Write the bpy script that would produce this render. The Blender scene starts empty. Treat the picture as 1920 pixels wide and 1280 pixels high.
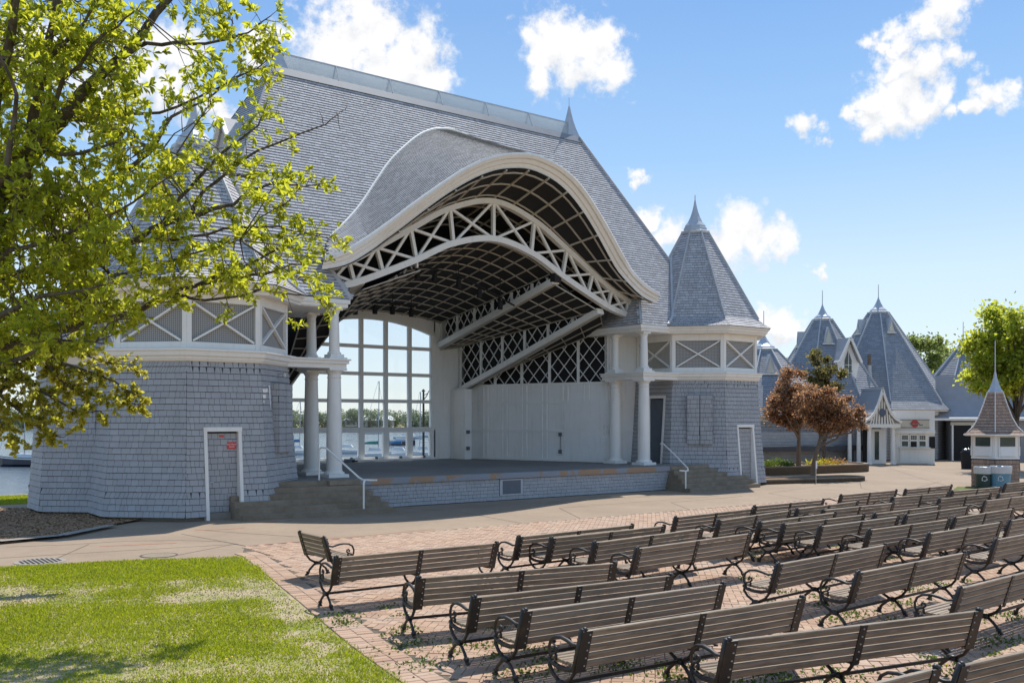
import bpy, math, random
import numpy as np
from mathutils import Matrix, Vector
R_ = math.radians
rnd = random.Random(7)
npr = np.random.default_rng(7)
scene = bpy.context.scene
COL = scene.collection
# ------------------------------------------------------------------ camera
YAW = R_(36.831)
CAM = np.array([-20.07, -25.6, 2.7])
cam = bpy.data.cameras.new('camera'); camo = bpy.data.objects.new('camera', cam); COL.objects.link(camo)
camo.location = CAM; camo.rotation_euler = (R_(90), 0, -YAW)
cam.sensor_width = 36; cam.lens = 33.646; cam.shift_y = (785.333 - 640) / 1920
cam.clip_start = .1; cam.clip_end = 6000
scene.camera = camo
FW = np.array([math.sin(YAW), math.cos(YAW), 0]); RT = np.array([math.cos(YAW), -math.sin(YAW), 0]); UP = np.array([0, 0, 1.])
def ray(x, y):
    return FW + RT * (x - 960) / 1794.464 + UP * (785.333 - y) / 1794.464
def dep(x, y, d): return CAM + d * ray(x, y)
def gz(x, y, z=0.):
    r = ray(x, y); return CAM + r * ((z - CAM[2]) / r[2])
# ------------------------------------------------------------------ light
SUN_EL, SUN_AZ = 57., 60.
SKY_STRENGTH, SUN_STRENGTH = .15, 4.0
scene.view_settings.view_transform = 'Standard'; scene.view_settings.look = 'None'
scene.view_settings.exposure = .46; scene.view_settings.gamma = 1; scene.view_settings.use_curve_mapping = False
sun = bpy.data.lights.new('sun', 'SUN'); sun.energy = SUN_STRENGTH; sun.angle = R_(.55); sun.color = (1, .955, .88)
suno = bpy.data.objects.new('sun', sun); COL.objects.link(suno)
sv = Vector((math.cos(R_(SUN_EL)) * math.sin(R_(SUN_AZ)), math.cos(R_(SUN_EL)) * math.cos(R_(SUN_AZ)), math.sin(R_(SUN_EL))))
suno.rotation_euler = sv.to_track_quat('Z', 'Y').to_euler(); suno.location = sv * 200
world = bpy.data.worlds.new('World'); scene.world = world; world.use_nodes = True
class NT:
    def __init__(s, nt): s.t = nt; s.n = nt.nodes; s.l = nt.links
    def new(s, typ, **kw):
        n = s.n.new(typ)
        for k, v in kw.items():
            if k.startswith('i_'):
                key = k[2:]; key = int(key) if key.isdigit() else key.replace('_', ' ')
                s.put(n, key, v)
            else: setattr(n, k, v)
        return n
    def put(s, n, key, v):
        if isinstance(v, bpy.types.NodeSocket): s.l.new(v, n.inputs[key])
        elif isinstance(v, bpy.types.Node): s.l.new(v.outputs[0], n.inputs[key])
        else: n.inputs[key].default_value = v
    def math(s, op, a, b=None, c=None, clamp=False):
        n = s.n.new('ShaderNodeMath'); n.operation = op; n.use_clamp = clamp
        for i, v in enumerate((a, b, c)):
            if v is not None: s.put(n, i, v)
        return n.outputs[0]
    def vmath(s, op, a, b=None, out=0):
        n = s.n.new('ShaderNodeVectorMath'); n.operation = op
        s.put(n, 0, a)
        if b is not None: s.put(n, 1, b)
        return n.outputs[out]
    def mix(s, f, a, b, mode='MIX'):
        n = s.n.new('ShaderNodeMix'); n.data_type = 'RGBA'; n.blend_type = mode
        s.put(n, 0, f); s.put(n, 6, a if not isinstance(a, tuple) else (*a[:3], 1)); s.put(n, 7, b if not isinstance(b, tuple) else (*b[:3], 1))
        return n.outputs[2]
    def ramp(s, f, stops):
        n = s.n.new('ShaderNodeValToRGB'); s.put(n, 0, f)
        e = n.color_ramp.elements
        while len(e) < len(stops): e.new(.5)
        for k, (p, c) in zip(e, stops): k.position = p; k.color = (*c[:3], 1) if isinstance(c, tuple) else (c, c, c, 1)
        return n.outputs[0]
    def maprange(s, v, a, b, c=0., d=1., smooth=False):
        n = s.n.new('ShaderNodeMapRange'); n.clamp = True
        if smooth: n.interpolation_type = 'SMOOTHSTEP'
        for i, q in enumerate((v, a, b, c, d)): s.put(n, i, q)
        return n.outputs[0]
    def noise(s, vec, scale, detail=4, rough=.55, dist=0.):
        n = s.n.new('ShaderNodeTexNoise')
        if vec is not None: s.put(n, 'Vector', vec)
        s.put(n, 'Scale', scale); s.put(n, 'Detail', detail); s.put(n, 'Roughness', rough); s.put(n, 'Distortion', dist)
        return n.outputs[0]
def unit_(v): return v / np.linalg.norm(v)
def build_world():
    t = NT(world.node_tree); bg = t.n['Background']
    sky = t.new('ShaderNodeTexSky'); sky.sky_type = 'NISHITA'; sky.sun_disc = False
    sky.sun_elevation = R_(SUN_EL); sky.sun_rotation = R_(SUN_AZ); sky.altitude = 260; sky.air_density = 1.0; sky.dust_density = .1; sky.ozone_density = 2.2
    d = t.vmath('NORMALIZE', t.new('ShaderNodeTexCoord').outputs['Generated'])
    # cumulus: groups of puffs standing in given compass directions, broken up by fractal noise
    puffs = [(640, 95, 95), (700, 60, 85), (770, 110, 75), (600, 140, 70), (560, 150, 40), (680, 20, 60), (800, 150, 50), (720, 150, 90),
             (1035, 85, 65), (1085, 105, 75), (1120, 75, 45), (1140, 135, 50), (1010, 130, 40),
             (1690, 72, 30), (1735, 45, 32), (1775, 15, 36), (1660, 92, 20), (1680, 125, 34), (1725, 120, 34), (1700, 165, 40), (1735, 185, 34), (1650, 180, 36), (1615, 205, 24), (1680, 205, 38), (1645, 235, 28), (1790, 105, 26),
             (1845, 165, 30), (1880, 178, 28), (1785, 207, 18), (1820, 195, 20), (1500, 232, 24), (1540, 245, 16),
             (1395, 440, 55), (1430, 455, 48), (1370, 470, 50), (1470, 455, 36), (1300, 470, 40), (1345, 455, 40), (1240, 450, 36), (1215, 415, 26), (1190, 330, 18),
             (1460, 605, 36), (1490, 615, 30), (1430, 600, 24), (1540, 520, 18),
             (260, 130, 75), (330, 160, 60), (200, 190, 60), (60, 110, 60), (390, 190, 36), (330, 100, 50), (490, 90, 38), (100, 400, 60), (520, 60, 24), (430, 230, 34)]
    wn = t.new('ShaderNodeTexNoise'); t.put(wn, 'Vector', d); wn.inputs['Scale'].default_value = 26.; wn.inputs['Detail'].default_value = 5; wn.inputs['Roughness'].default_value = .6
    wv = t.vmath('SCALE', t.vmath('SUBTRACT', wn.outputs['Color'], (.5, .5, .5))); wv.node.inputs[3].default_value = .055
    dw = t.vmath('ADD', d, wv)
    dens = None; low = None
    for x, y, r in puffs:
        v = ray(x, y); v = v / np.linalg.norm(v)
        ds = t.vmath('DISTANCE', dw, tuple(float(q) for q in v), out=1)
        m = t.maprange(ds, 0., r * 1.6 / 1794., 1., 0.)
        dens = m if dens is None else t.math('MAXIMUM', dens, m)
        ds2 = t.vmath('DISTANCE', dw, tuple(float(q) for q in unit_(v - np.array([0, 0, r * .62 / 1794.]))), out=1); m2 = t.maprange(ds2, 0., r * 1.6 / 1794., 1., 0.)
        low = m2 if low is None else t.math('MAXIMUM', low, m2)
    wide = t.maprange(t.noise(d, 3.1, 5, .55), .55, .70, 0., .8)  # clouds out of view, thickened to add fill light
    wide = t.math('MULTIPLY', wide, t.maprange(t.vmath('DOT_PRODUCT', d, tuple(float(q) for q in FW), out=1), .60, .45))
    dens = t.math('MAXIMUM', dens, wide)
    n1 = t.noise(d, 20., 8, .60); n2 = t.noise(d, 65., 5, .6)
    e = t.math('ADD', t.math('MULTIPLY', t.math('SUBTRACT', n1, .5), 1.0), t.math('MULTIPLY', t.math('SUBTRACT', n2, .5), 1.1))
    body = t.math('ADD', dens, e)
    mask = t.maprange(body, .22, .74, smooth=True)
    mask = t.math('MULTIPLY', mask, t.maprange(dens, 0., .12))
    thin = t.math('MULTIPLY', t.maprange(t.noise(t.vmath('MULTIPLY', d, (1., 1., 2.6)), 3.4, 6, .6), .42, .75), .16)
    shade = t.noise(t.vmath('ADD', d, (0., 0., .012)), 17., 6, .55)
    lit = t.ramp(t.maprange(t.math('ADD', t.math('MULTIPLY', shade, .9), t.math('MULTIPLY', body, .25)), .30, .86),
                 [(0., (.66, .69, .74)), (.45, (.93, .93, .94)), (1., (1., 1., .99))])
    under = t.maprange(t.math('ADD', t.math('SUBTRACT', low, dens), t.math('MULTIPLY', t.math('SUBTRACT', n1, .5), .5)), .02, .42, 0., .75)
    lit = t.mix(under, lit, (.70, .73, .78))
    lit = t.vmath('SCALE', lit); lit.node.inputs[3].default_value = 5.2
    sc = t.vmath('SCALE', sky.outputs[0]); sc.node.inputs[3].default_value = 1.
    veil = t.mix(thin, sc, (3.7, 4.1, 4.5))
    hz = t.new('ShaderNodeSeparateXYZ', i_0=d).outputs[2]
    grad = t.vmath('SCALE', t.ramp(t.maprange(hz, 0., 1.), [(0., (.60, .655, .70)), (.14, (.53, .65, .765)), (.26, (.29, .49, .75)), (.39, (.180, .36, .68)), (1., (.20, .36, .64))])); grad.node.inputs[3].default_value = 5.75
    veil = t.mix(.8, veil, grad)
    out = t.mix(mask, veil, lit)
    t.put(bg, 0, out); bg.inputs[1].default_value = SKY_STRENGTH
build_world()
# ------------------------------------------------------------------ materials
MATS = {}
def mat(name, fn):
    m = bpy.data.materials.new(name); m.use_nodes = True; t = NT(m.node_tree); b = t.n['Principled BSDF']
    fn(t, b); MATS[name] = m; return m
def obj_co(t): return t.new('ShaderNodeTexCoord').outputs['Object']
def island(t):
    g = t.new('ShaderNodeNewGeometry').outputs['Random Per Island']; o = t.new('ShaderNodeObjectInfo').outputs['Random']
    return t.math('FRACT', t.math('ADD', g, o))
def bump(t, b, h, s=.3, d=.01):
    n = t.new('ShaderNodeBump'); n.inputs['Strength'].default_value = s; n.inputs['Distance'].default_value = d
    t.put(n, 'Height', h); t.put(b, 'Normal', n)
def world_co(t): return t.new('ShaderNodeNewGeometry').outputs['Position']
def m_shingle(base, var, rough=.75, warm=0.):
    def f(t, b):
        i = island(t); p = world_co(t)
        n = t.noise(p, 2.3, 4); g = t.noise(t.vmath('MULTIPLY', p, (60., 60., 4.)), 1., 3)
        lo = tuple(c * (1 - var) for c in base); hi = tuple(min(1, c * (1 + var)) for c in base)
        c = t.mix(i, lo, hi)
        c = t.mix(t.math('MULTIPLY', t.maprange(n, .35, .7), .35), c, tuple(q * .72 for q in base))
        c = t.mix(t.math('MULTIPLY', t.maprange(g, .3, .7), .25), c, tuple(q * .8 for q in base))
        if warm: c = t.mix(t.math('MULTIPLY', t.math('GREATER_THAN', i, .8), warm), c, (.34, .29, .26))
        t.put(b, 'Base Color', c); b.inputs['Roughness'].default_value = rough
        bump(t, b, g, .25, .004)
    return f
def m_plain(col, rough=.6, var=.12, scale=3., metal=0., bmp=.15):
    def f(t, b):
        p = world_co(t); n = t.noise(p, scale, 5); n2 = t.noise(p, scale * 14, 3)
        c = t.mix(t.maprange(n, .3, .7), tuple(q * (1 - var) for q in col), tuple(min(1., q * (1 + var * .6)) for q in col))
        c = t.mix(t.math('MULTIPLY', t.maprange(n2, .4, .75), var), c, tuple(q * .7 for q in col))
        t.put(b, 'Base Color', c); b.inputs['Roughness'].default_value = rough; b.inputs['Metallic'].default_value = metal
        if bmp: bump(t, b, n2, bmp, .004)
    return f
def m_paint(col, wear=.25):
    def f(t, b):
        p = world_co(t); n = t.noise(p, 1.6, 6, .65); s = t.noise(t.vmath('MULTIPLY', p, (7., 7., .7)), 1., 4, .6); fn = t.noise(p, 40, 3)
        c = t.mix(t.math('MULTIPLY', t.maprange(n, .45, .75), wear), col, tuple(q * k for q, k in zip(col, (.78, .75, .68))))
        c = t.mix(t.math('MULTIPLY', t.maprange(s, .52, .78), wear * 1.3), c, tuple(q * k for q, k in zip(col, (.66, .62, .55))))
        t.put(b, 'Base Color', c); b.inputs['Roughness'].default_value = .5
        bump(t, b, fn, .08, .003)
    return f
def m_wood(t, b):
    g = t.new('ShaderNodeTexCoord').outputs['Object']; r = t.new('ShaderNodeObjectInfo').outputs['Random']
    off = t.new('ShaderNodeCombineXYZ', i_0=t.math('MULTIPLY', r, 37.), i_1=t.math('MULTIPLY', r, 11.), i_2=t.math('MULTIPLY', r, 5.)).outputs[0]
    q = t.vmath('ADD', g, off)
    gr = t.noise(t.vmath('MULTIPLY', q, (2.2, 60., 60.)), 1., 5, .6, .4); bl = t.noise(t.vmath('MULTIPLY', q, (3., 9., 9.)), 1., 5, .62)
    c = t.ramp(gr, [(.22, (.125, .086, .052)), (.48, (.265, .194, .128)), (.8, (.40, .31, .215))])
    c = t.mix(t.maprange(bl, .44, .68, 0., .7), c, (.10, .074, .052))
    c = t.mix(t.maprange(r, .45, 1., 0., .5), c, (.27, .225, .18)); c = t.mix(t.maprange(r, .35, 0., 0., .45), c, (.13, .098, .068))
    t.put(b, 'Base Color', c); b.inputs['Roughness'].default_value = .72
    bump(t, b, gr, .5, .004)
def m_iron(t, b):
    p = world_co(t); n = t.noise(p, 9., 5); n2 = t.noise(p, 120., 3)
    c = t.mix(t.maprange(n, .5, .72), (.020, .018, .016), (.062, .038, .024))
    t.put(b, 'Base Color', c); b.inputs['Roughness'].default_value = .48; bump(t, b, n2, .25, .003)
def m_brick(t, b):
    i = island(t); p = world_co(t)
    n = t.noise(p, 1.1, 5, .6); f = t.noise(p, 55., 4, .6)
    c = t.ramp(i, [(0., (.335, .205, .135)), (.4, (.41, .258, .17)), (.75, (.455, .30, .195)), (1., (.40, .272, .19))])
    c = t.mix(t.maprange(n, .42, .70, 0., .45), c, (.44, .34, .265))
    c = t.mix(t.maprange(f, .48, .75, 0., .4), c, (.20, .14, .105))
    t.put(b, 'Base Color', c); b.inputs['Roughness'].default_value = .85; bump(t, b, f, .35, .004)
def m_mortar(t, b):
    p = world_co(t); n = t.noise(p, 3., 5); f = t.noise(p, 70., 3)
    c = t.mix(t.maprange(n, .4, .7), (.10, .078, .055), (.17, .135, .095)); c = t.mix(t.maprange(f, .5, .7), c, (.055, .05, .03))
    t.put(b, 'Base Color', c); b.inputs['Roughness'].default_value = .95
def m_concrete(col):
    def f(t, b):
        p = world_co(t); n = t.noise(p, .45, 6, .6); m = t.noise(p, 4.5, 6, .65); g = t.noise(p, 90., 3, .6)
        c = t.mix(t.maprange(n, .35, .68), tuple(q * .86 for q in col), tuple(q * 1.08 for q in col))
        c = t.mix(t.maprange(m, .46, .74, 0., .42), c, tuple(q * .66 for q in col))
        c = t.mix(t.maprange(g, .5, .75, 0., .22), c, tuple(q * .6 for q in col))
        t.put(b, 'Base Color', c); b.inputs['Roughness'].default_value = .88; bump(t, b, g, .3, .003)
    return f
def m_step(t, b):
    p = world_co(t); n = t.noise(p, 2.2, 6, .65); g = t.noise(p, 110., 3, .7)
    c = t.mix(t.maprange(n, .35, .7), (.22, .17, .115), (.33, .275, .205)); c = t.mix(t.maprange(g, .45, .72, 0., .5), c, (.11, .09, .065))
    t.put(b, 'Base Color', c); b.inputs['Roughness'].default_value = .9; bump(t, b, g, .5, .005)
def m_coping(t, b):
    p = world_co(t)
    n = t.noise(t.vmath('MULTIPLY', p, (.55, 1., .35)), 1.15, 5, .6, .6)
    c = t.mix(t.maprange(n, .53, .545), (.27, .285, .31), (.37, .235, .145))
    f = t.noise(p, 25., 4); c = t.mix(t.maprange(f, .5, .75, 0., .3), c, (.2, .19, .18))
    t.put(b, 'Base Color', c); b.inputs['Roughness'].default_value = .8; bump(t, b, f, .2, .004)
def m_mesh(t, b):
    g = t.new('ShaderNodeUVMap').outputs[0]
    s = t.new('ShaderNodeSeparateXYZ', i_0=g)
    a = t.math('FRACT', s.outputs[0]); c = t.math('FRACT', s.outputs[1])
    h = t.math('MULTIPLY', t.math('GREATER_THAN', a, .36), t.math('GREATER_THAN', c, .36))
    t.put(b, 'Base Color', t.mix(h, (.38, .37, .35), (.17, .165, .16))); b.inputs['Roughness'].default_value = .8
def m_leaf(col, tr, mixf=.5, var=.3):
    def f(t, b):
        i = island(t); p = world_co(t); n = t.noise(p, .8, 3)
        def vary(c):
            k = t.mix(i, tuple(q * (1 - var) for q in c), tuple(q * (1 + var) for q in c))
            return t.mix(t.maprange(n, .4, .65, 0., .35), k, (c[0] * .75, c[1] * .92, c[2]))
        t.put(b, 'Base Color', vary(col)); b.inputs['Roughness'].default_value = .42
        tl = t.new('ShaderNodeBsdfTranslucent', i_0=vary(tr)); mx = t.new('ShaderNodeMixShader')
        mx.inputs[0].default_value = mixf; t.l.new(b.outputs[0], mx.inputs[1]); t.l.new(tl.outputs[0], mx.inputs[2])
        t.l.new(mx.outputs[0], t.n['Material Output'].inputs[0])
    return f
def m_bark(t, b):
    p = world_co(t); n = t.noise(t.vmath('MULTIPLY', p, (18., 18., 6.)), 1., 6, .65); w = t.noise(p, 3., 4)
    c = t.ramp(n, [(.3, (.028, .020, .015)), (.55, (.10, .075, .055)), (.8, (.20, .16, .125))]); c = t.mix(t.maprange(w, .5, .7, 0., .5), c, (.15, .13, .11))
    t.put(b, 'Base Color', c); b.inputs['Roughness'].default_value = .9; bump(t, b, n, .8, .02)
def m_grass(t, b):
    i = island(t); p = world_co(t); n = t.noise(p, .55, 4); sp = t.noise(p, 7., 3)
    c = t.ramp(i, [(0., (.15, .21, .006)), (.5, (.26, .32, .010)), (.85, (.34, .38, .016)), (1., (.46, .39, .09))])
    c = t.mix(t.maprange(n, .45, .68, 0., .45), c, (.17, .22, .03)); c = t.mix(t.maprange(sp, .62, .72, 0., .6), c, (.05, .11, .008))
    t.put(b, 'Base Color', c); b.inputs['Roughness'].default_value = .5
    tl = t.new('ShaderNodeBsdfTranslucent', i_0=t.mix(.5, c, (.58, .64, .02))); mx = t.new('ShaderNodeMixShader')
    mx.inputs[0].default_value = .55; t.l.new(b.outputs[0], mx.inputs[1]); t.l.new(tl.outputs[0], mx.inputs[2])
    t.l.new(mx.outputs[0], t.n['Material Output'].inputs[0])
def m_soil(t, b):
    p = world_co(t); n = t.noise(p, 1.3, 6, .62); f = t.noise(p, 30., 5, .65)
    c = t.mix(t.maprange(n, .36, .56), (.22, .24, .04), (.42, .33, .21)); c = t.mix(t.maprange(f, .45, .7, 0., .6), c, (.26, .23, .09))
    t.put(b, 'Base Color', c); b.inputs['Roughness'].default_value = .95; bump(t, b, f, .6, .02)
def m_mulch(t, b):
    i = island(t); p = world_co(t); f = t.noise(p, 35., 5, .65); n = t.noise(p, 2., 4)
    c = t.ramp(t.math('ADD', t.math('MULTIPLY', f, .6), t.math('MULTIPLY', i, .4)), [(.3, (.15, .085, .045)), (.5, (.34, .21, .115)), (.75, (.52, .35, .20))])
    t.put(b, 'Base Color', c); b.inputs['Roughness'].default_value = .95; bump(t, b, f, .8, .03)
def m_water(t, b):
    p = world_co(t)
    h = t.noise(t.vmath('MULTIPLY', p, (.9, .9, 1.)), 1., 5, .62, .3)
    t.put(b, 'Base Color', (.10, .125, .145, 1)); b.inputs['Roughness'].default_value = .12; b.inputs['IOR'].default_value = 1.33
    bump(t, b, h, 1., .28)
def m_glass(t, b):
    tr = t.new('ShaderNodeBsdfTransparent', i_0=(.93, .95, .96, 1)); gl = t.new('ShaderNodeBsdfGlossy', i_0=(1, 1, 1, 1)); gl.inputs['Roughness'].default_value = .02
    fr = t.new('ShaderNodeFresnel'); fr.inputs[0].default_value = 1.45; mx = t.new('ShaderNodeMixShader')
    t.put(mx, 0, fr.outputs[0]); t.l.new(tr.outputs[0], mx.inputs[1]); t.l.new(gl.outputs[0], mx.inputs[2]); t.l.new(mx.outputs[0], t.n['Material Output'].inputs[0])
def m_skylight(t, b):
    p = world_co(t); n = t.noise(p, .8, 4)
    t.put(b, 'Base Color', t.mix(t.maprange(n, .3, .7), (.60, .63, .64), (.76, .78, .78))); b.inputs['Roughness'].default_value = .25
    tl = t.new('ShaderNodeBsdfTranslucent', i_0=(.75, .78, .8, 1)); mx = t.new('ShaderNodeMixShader'); mx.inputs[0].default_value = .6
    t.l.new(b.outputs[0], mx.inputs[1]); t.l.new(tl.outputs[0], mx.inputs[2])
    tp = t.new('ShaderNodeBsdfTransparent', i_0=(.95, .97, .98, 1)); m2 = t.new('ShaderNodeMixShader'); m2.inputs[0].default_value = .5
    t.l.new(mx.outputs[0], m2.inputs[1]); t.l.new(tp.outputs[0], m2.inputs[2]); t.l.new(m2.outputs[0], t.n['Material Output'].inputs[0])
SHW = (.40, .40, .405)
for nm, fn in dict(
    wall_shingle=m_shingle(SHW, .07), wall_core=m_plain((.065, .07, .08), .9), roof_shingle=m_shingle((.47, .455, .46), .20), roof_core=m_plain((.075, .08, .09), .9),
    shell_shingle=m_shingle((.43, .42, .42), .22), brown_shingle=m_shingle((.40, .265, .19), .2), far_shingle=m_shingle((.33, .335, .355), .14),
    white=m_paint((.84, .81, .755)), white_dull=m_paint((.85, .83, .79), .25), trim_grey=m_plain((.47, .48, .49), .5), metal_grey=m_plain((.50, .515, .53), .38, metal=.35),
    steel=m_plain((.60, .61, .62), .35, metal=.4), door_grey=m_plain((.115, .135, .16), .5), stage_floor=m_concrete((.23, .21, .185)), coping=m_coping,
    concrete=m_concrete((.30, .22, .15)), curb=m_concrete((.30, .265, .225)), step=m_step, joint=m_plain((.09, .075, .06), .95), brick=m_brick, mortar=m_mortar,
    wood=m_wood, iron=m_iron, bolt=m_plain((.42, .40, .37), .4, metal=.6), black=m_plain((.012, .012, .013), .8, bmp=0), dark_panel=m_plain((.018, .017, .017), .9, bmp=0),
    rib=m_paint((.47, .42, .35), .4), screen=m_mesh, grass=m_grass, soil=m_soil, mulch=m_mulch, water=m_water, glass=m_glass, skylight=m_skylight,
    bark=m_bark, bark_light=m_plain((.17, .125, .09), .9), leaf_near=m_leaf((.16, .19, .018), (.74, .74, .045), .55, .38), leaf_small=m_leaf((.21, .19, .03), (.72, .64, .07), .55, .35),
    leaf_red=m_leaf((.24, .135, .075), (.58, .31, .15), .45, .65), leaf_dark=m_leaf((.13, .115, .045), (.32, .27, .07), .4, .5), leaf_green=m_leaf((.18, .21, .025), (.78, .80, .08), .55, .35),
    leaf_hill=m_leaf((.16, .19, .05), (.46, .52, .14), .45, .4), leaf_far_hazy=m_leaf((.16, .19, .11), (.26, .31, .16), .4, .45), weed=m_leaf((.075, .115, .02), (.18, .26, .03), .4, .35),
    yellow=m_plain((.75, .55, .04), .6), red=m_plain((.55, .05, .04), .5), red_sign=m_plain((.62, .05, .045), .4, .03), orange=m_plain((.52, .16, .08), .8), sign_white=m_plain((.8, .8, .78), .5, .03),
    sign_cream=m_plain((.62, .57, .47), .6), sign_black=m_plain((.025, .025, .028), .5), medallion=m_plain((.10, .13, .18), .5), far_glass=m_plain((.06, .08, .07), .12, .3), green_bin=m_plain((.02, .05, .04), .45), blue_bin=m_plain((.11, .26, .34), .45),
    bag=m_plain((.55, .57, .58), .3), black_bag=m_plain((.015, .015, .017), .25), boat_white=m_plain((.75, .76, .76), .3), boat_navy=m_plain((.02, .03, .05), .3), boat_teal=m_plain((.01, .22, .20), .6), boat_blue=m_plain((.03, .16, .34), .6),
    flashing=m_plain((.20, .22, .25), .5), straw=m_plain((.42, .35, .20), .8, .25, 30.), beige_board=m_paint((.40, .37, .32), .4)).items(): mat(nm, fn)  # the board paint is plain beige
# ------------------------------------------------------------------ helpers
def V(*a): return np.array(a, float)
def unit(v): v = np.asarray(v, float); return v / (np.linalg.norm(v) + 1e-12)
class MB:
    def __init__(s): s.v = []; s.f = []; s.m = []; s.k = 0; s.uv = None
    def add(s, vs, fs, m=None):
        o = len(s.v); s.v.extend([tuple(map(float, q)) for q in vs]); s.f.extend([tuple(i + o for i in f) for f in fs]); s.m.extend([s.k if m is None else m] * len(fs)); return s
    def hexa(s, p):
        return s.add(p, [(0, 3, 2, 1), (4, 5, 6, 7), (0, 1, 5, 4), (1, 2, 6, 5), (2, 3, 7, 6), (3, 0, 4, 7)])
    def box(s, x0, x1, y0, y1, z0, z1):
        return s.hexa([(x0, y0, z0), (x1, y0, z0), (x1, y1, z0), (x0, y1, z0), (x0, y0, z1), (x1, y0, z1), (x1, y1, z1), (x0, y1, z1)])
    def obox(s, c, t, u, n, w, h, d):
        c, t, u, n = map(lambda a: np.asarray(a, float), (c, t, u, n)); a, b, e = t * w / 2, n * d / 2, u * h / 2
        return s.hexa([c - a - b - e, c + a - b - e, c + a + b - e, c - a + b - e, c - a - b + e, c + a - b + e, c + a + b + e, c - a + b + e])
    def bar(s, p, q, w, d, up=(0, 0, 1)):
        p, q = np.asarray(p, float), np.asarray(q, float); t = q - p; L = np.linalg.norm(t); t /= L
        n = np.cross(t, up); n = unit(n) if np.linalg.norm(n) > 1e-6 else V(1, 0, 0); u = np.cross(n, t)
        return s.obox((p + q) / 2, t, u, n, L, w, d)
    def tube(s, pts, r, n=6, cap=True, sx=1., closed=False):
        pts = [np.asarray(p, float) for p in pts]; N = len(pts); rr = r if hasattr(r, '__len__') else [r] * N
        o = len(s.v); prev = None
        for i, p in enumerate(pts):
            a = pts[max(0, i - 1)]; b = pts[min(N - 1, i + 1)]; t = unit(b - a)
            if prev is None:
                ref = V(0, 0, 1) if abs(t[2]) < .9 else V(1, 0, 0); x = unit(np.cross(ref, t))
            else: x = unit(prev - t * (prev @ t))
            prev = x; y = np.cross(t, x)
            for k in range(n):
                an = 2 * math.pi * k / n; s.v.append(tuple(p + rr[i] * (math.cos(an) * x * sx + math.sin(an) * y)))
        F = []
        for i in range(N - 1):
            for k in range(n):
                k2 = (k + 1) % n; F.append((o + i * n + k, o + i * n + k2, o + (i + 1) * n + k2, o + (i + 1) * n + k))
        if cap: F += [tuple(o + k for k in reversed(range(n))), tuple(o + (N - 1) * n + k for k in range(n))]
        s.f += F; s.m += [s.k] * len(F); return s
    def lathe(s, prof, n=16, c=(0, 0, 0), cap=True, ph=0.):
        o = len(s.v)
        for r, z in prof:
            for k in range(n):
                a = 2 * math.pi * k / n + ph; s.v.append((c[0] + r * math.cos(a), c[1] + r * math.sin(a), c[2] + z))
        F = []
        for i in range(len(prof) - 1):
            for k in range(n):
                k2 = (k + 1) % n; F.append((o + i * n + k, o + i * n + k2, o + (i + 1) * n + k2, o + (i + 1) * n + k))
        if cap: F += [tuple(o + k for k in reversed(range(n))), tuple(o + (len(prof) - 1) * n + k for k in range(n))]
        s.f += F; s.m += [s.k] * len(F); return s
    def loft(s, rows, flip=False):
        o = len(s.v); n = len(rows[0])
        for r in rows: s.v.extend(tuple(map(float, p)) for p in r)
        for i in range(len(rows) - 1):
            for k in range(n - 1):
                q = (o + i * n + k, o + i * n + k + 1, o + (i + 1) * n + k + 1, o + (i + 1) * n + k)
                s.f.append(q[::-1] if flip else q); s.m.append(s.k)
        return s
    def prism(s, poly, z0, z1):
        n = len(poly); o = len(s.v)
        s.v += [(float(p[0]), float(p[1]), float(z0)) for p in poly] + [(float(p[0]), float(p[1]), float(z1)) for p in poly]
        F = [tuple(o + i for i in reversed(range(n))), tuple(o + n + i for i in range(n))] + [(o + i, o + (i + 1) % n, o + n + (i + 1) % n, o + n + i) for i in range(n)]
        s.f += F; s.m += [s.k] * len(F); return s
    def quad(s, a, b, c, d): return s.add([a, b, c, d], [(0, 1, 2, 3)])
    def mesh(s, name, mats, smooth=False):
        me = bpy.data.meshes.new(name); me.from_pydata(s.v, [], s.f)
        for m in (mats if isinstance(mats, (list, tuple)) else [mats]): me.materials.append(MATS[m])
        if any(s.m): me.polygons.foreach_set('material_index', s.m)
        if smooth: me.polygons.foreach_set('use_smooth', [True] * len(s.f))
        return me
    def build(s, name, mats, parent=None, smooth=False, **pr):
        return link(name, s.mesh(name, mats, smooth), parent, **pr)
def link(name, data, parent=None, M=None, **pr):
    o = bpy.data.objects.new(name, data)
    if parent is not None: o.parent = parent
    if M is not None: o.matrix_local = M
    COL.objects.link(o)
    for k, v in pr.items(): o[k] = v
    return o
def thing(name, label, cat, loc=(0, 0, 0), rz=0., group=None):
    o = bpy.data.objects.new(name, None); o.empty_display_size = .2; o.location = [float(q) for q in loc]; o.rotation_euler = (0, 0, rz); COL.objects.link(o)
    o['label'] = label; o['category'] = cat
    if group: o['group'] = group
    return o
def tag(o, label, cat, group=None):
    o['label'] = label; o['category'] = cat
    if group: o['group'] = group
    return o
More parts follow.
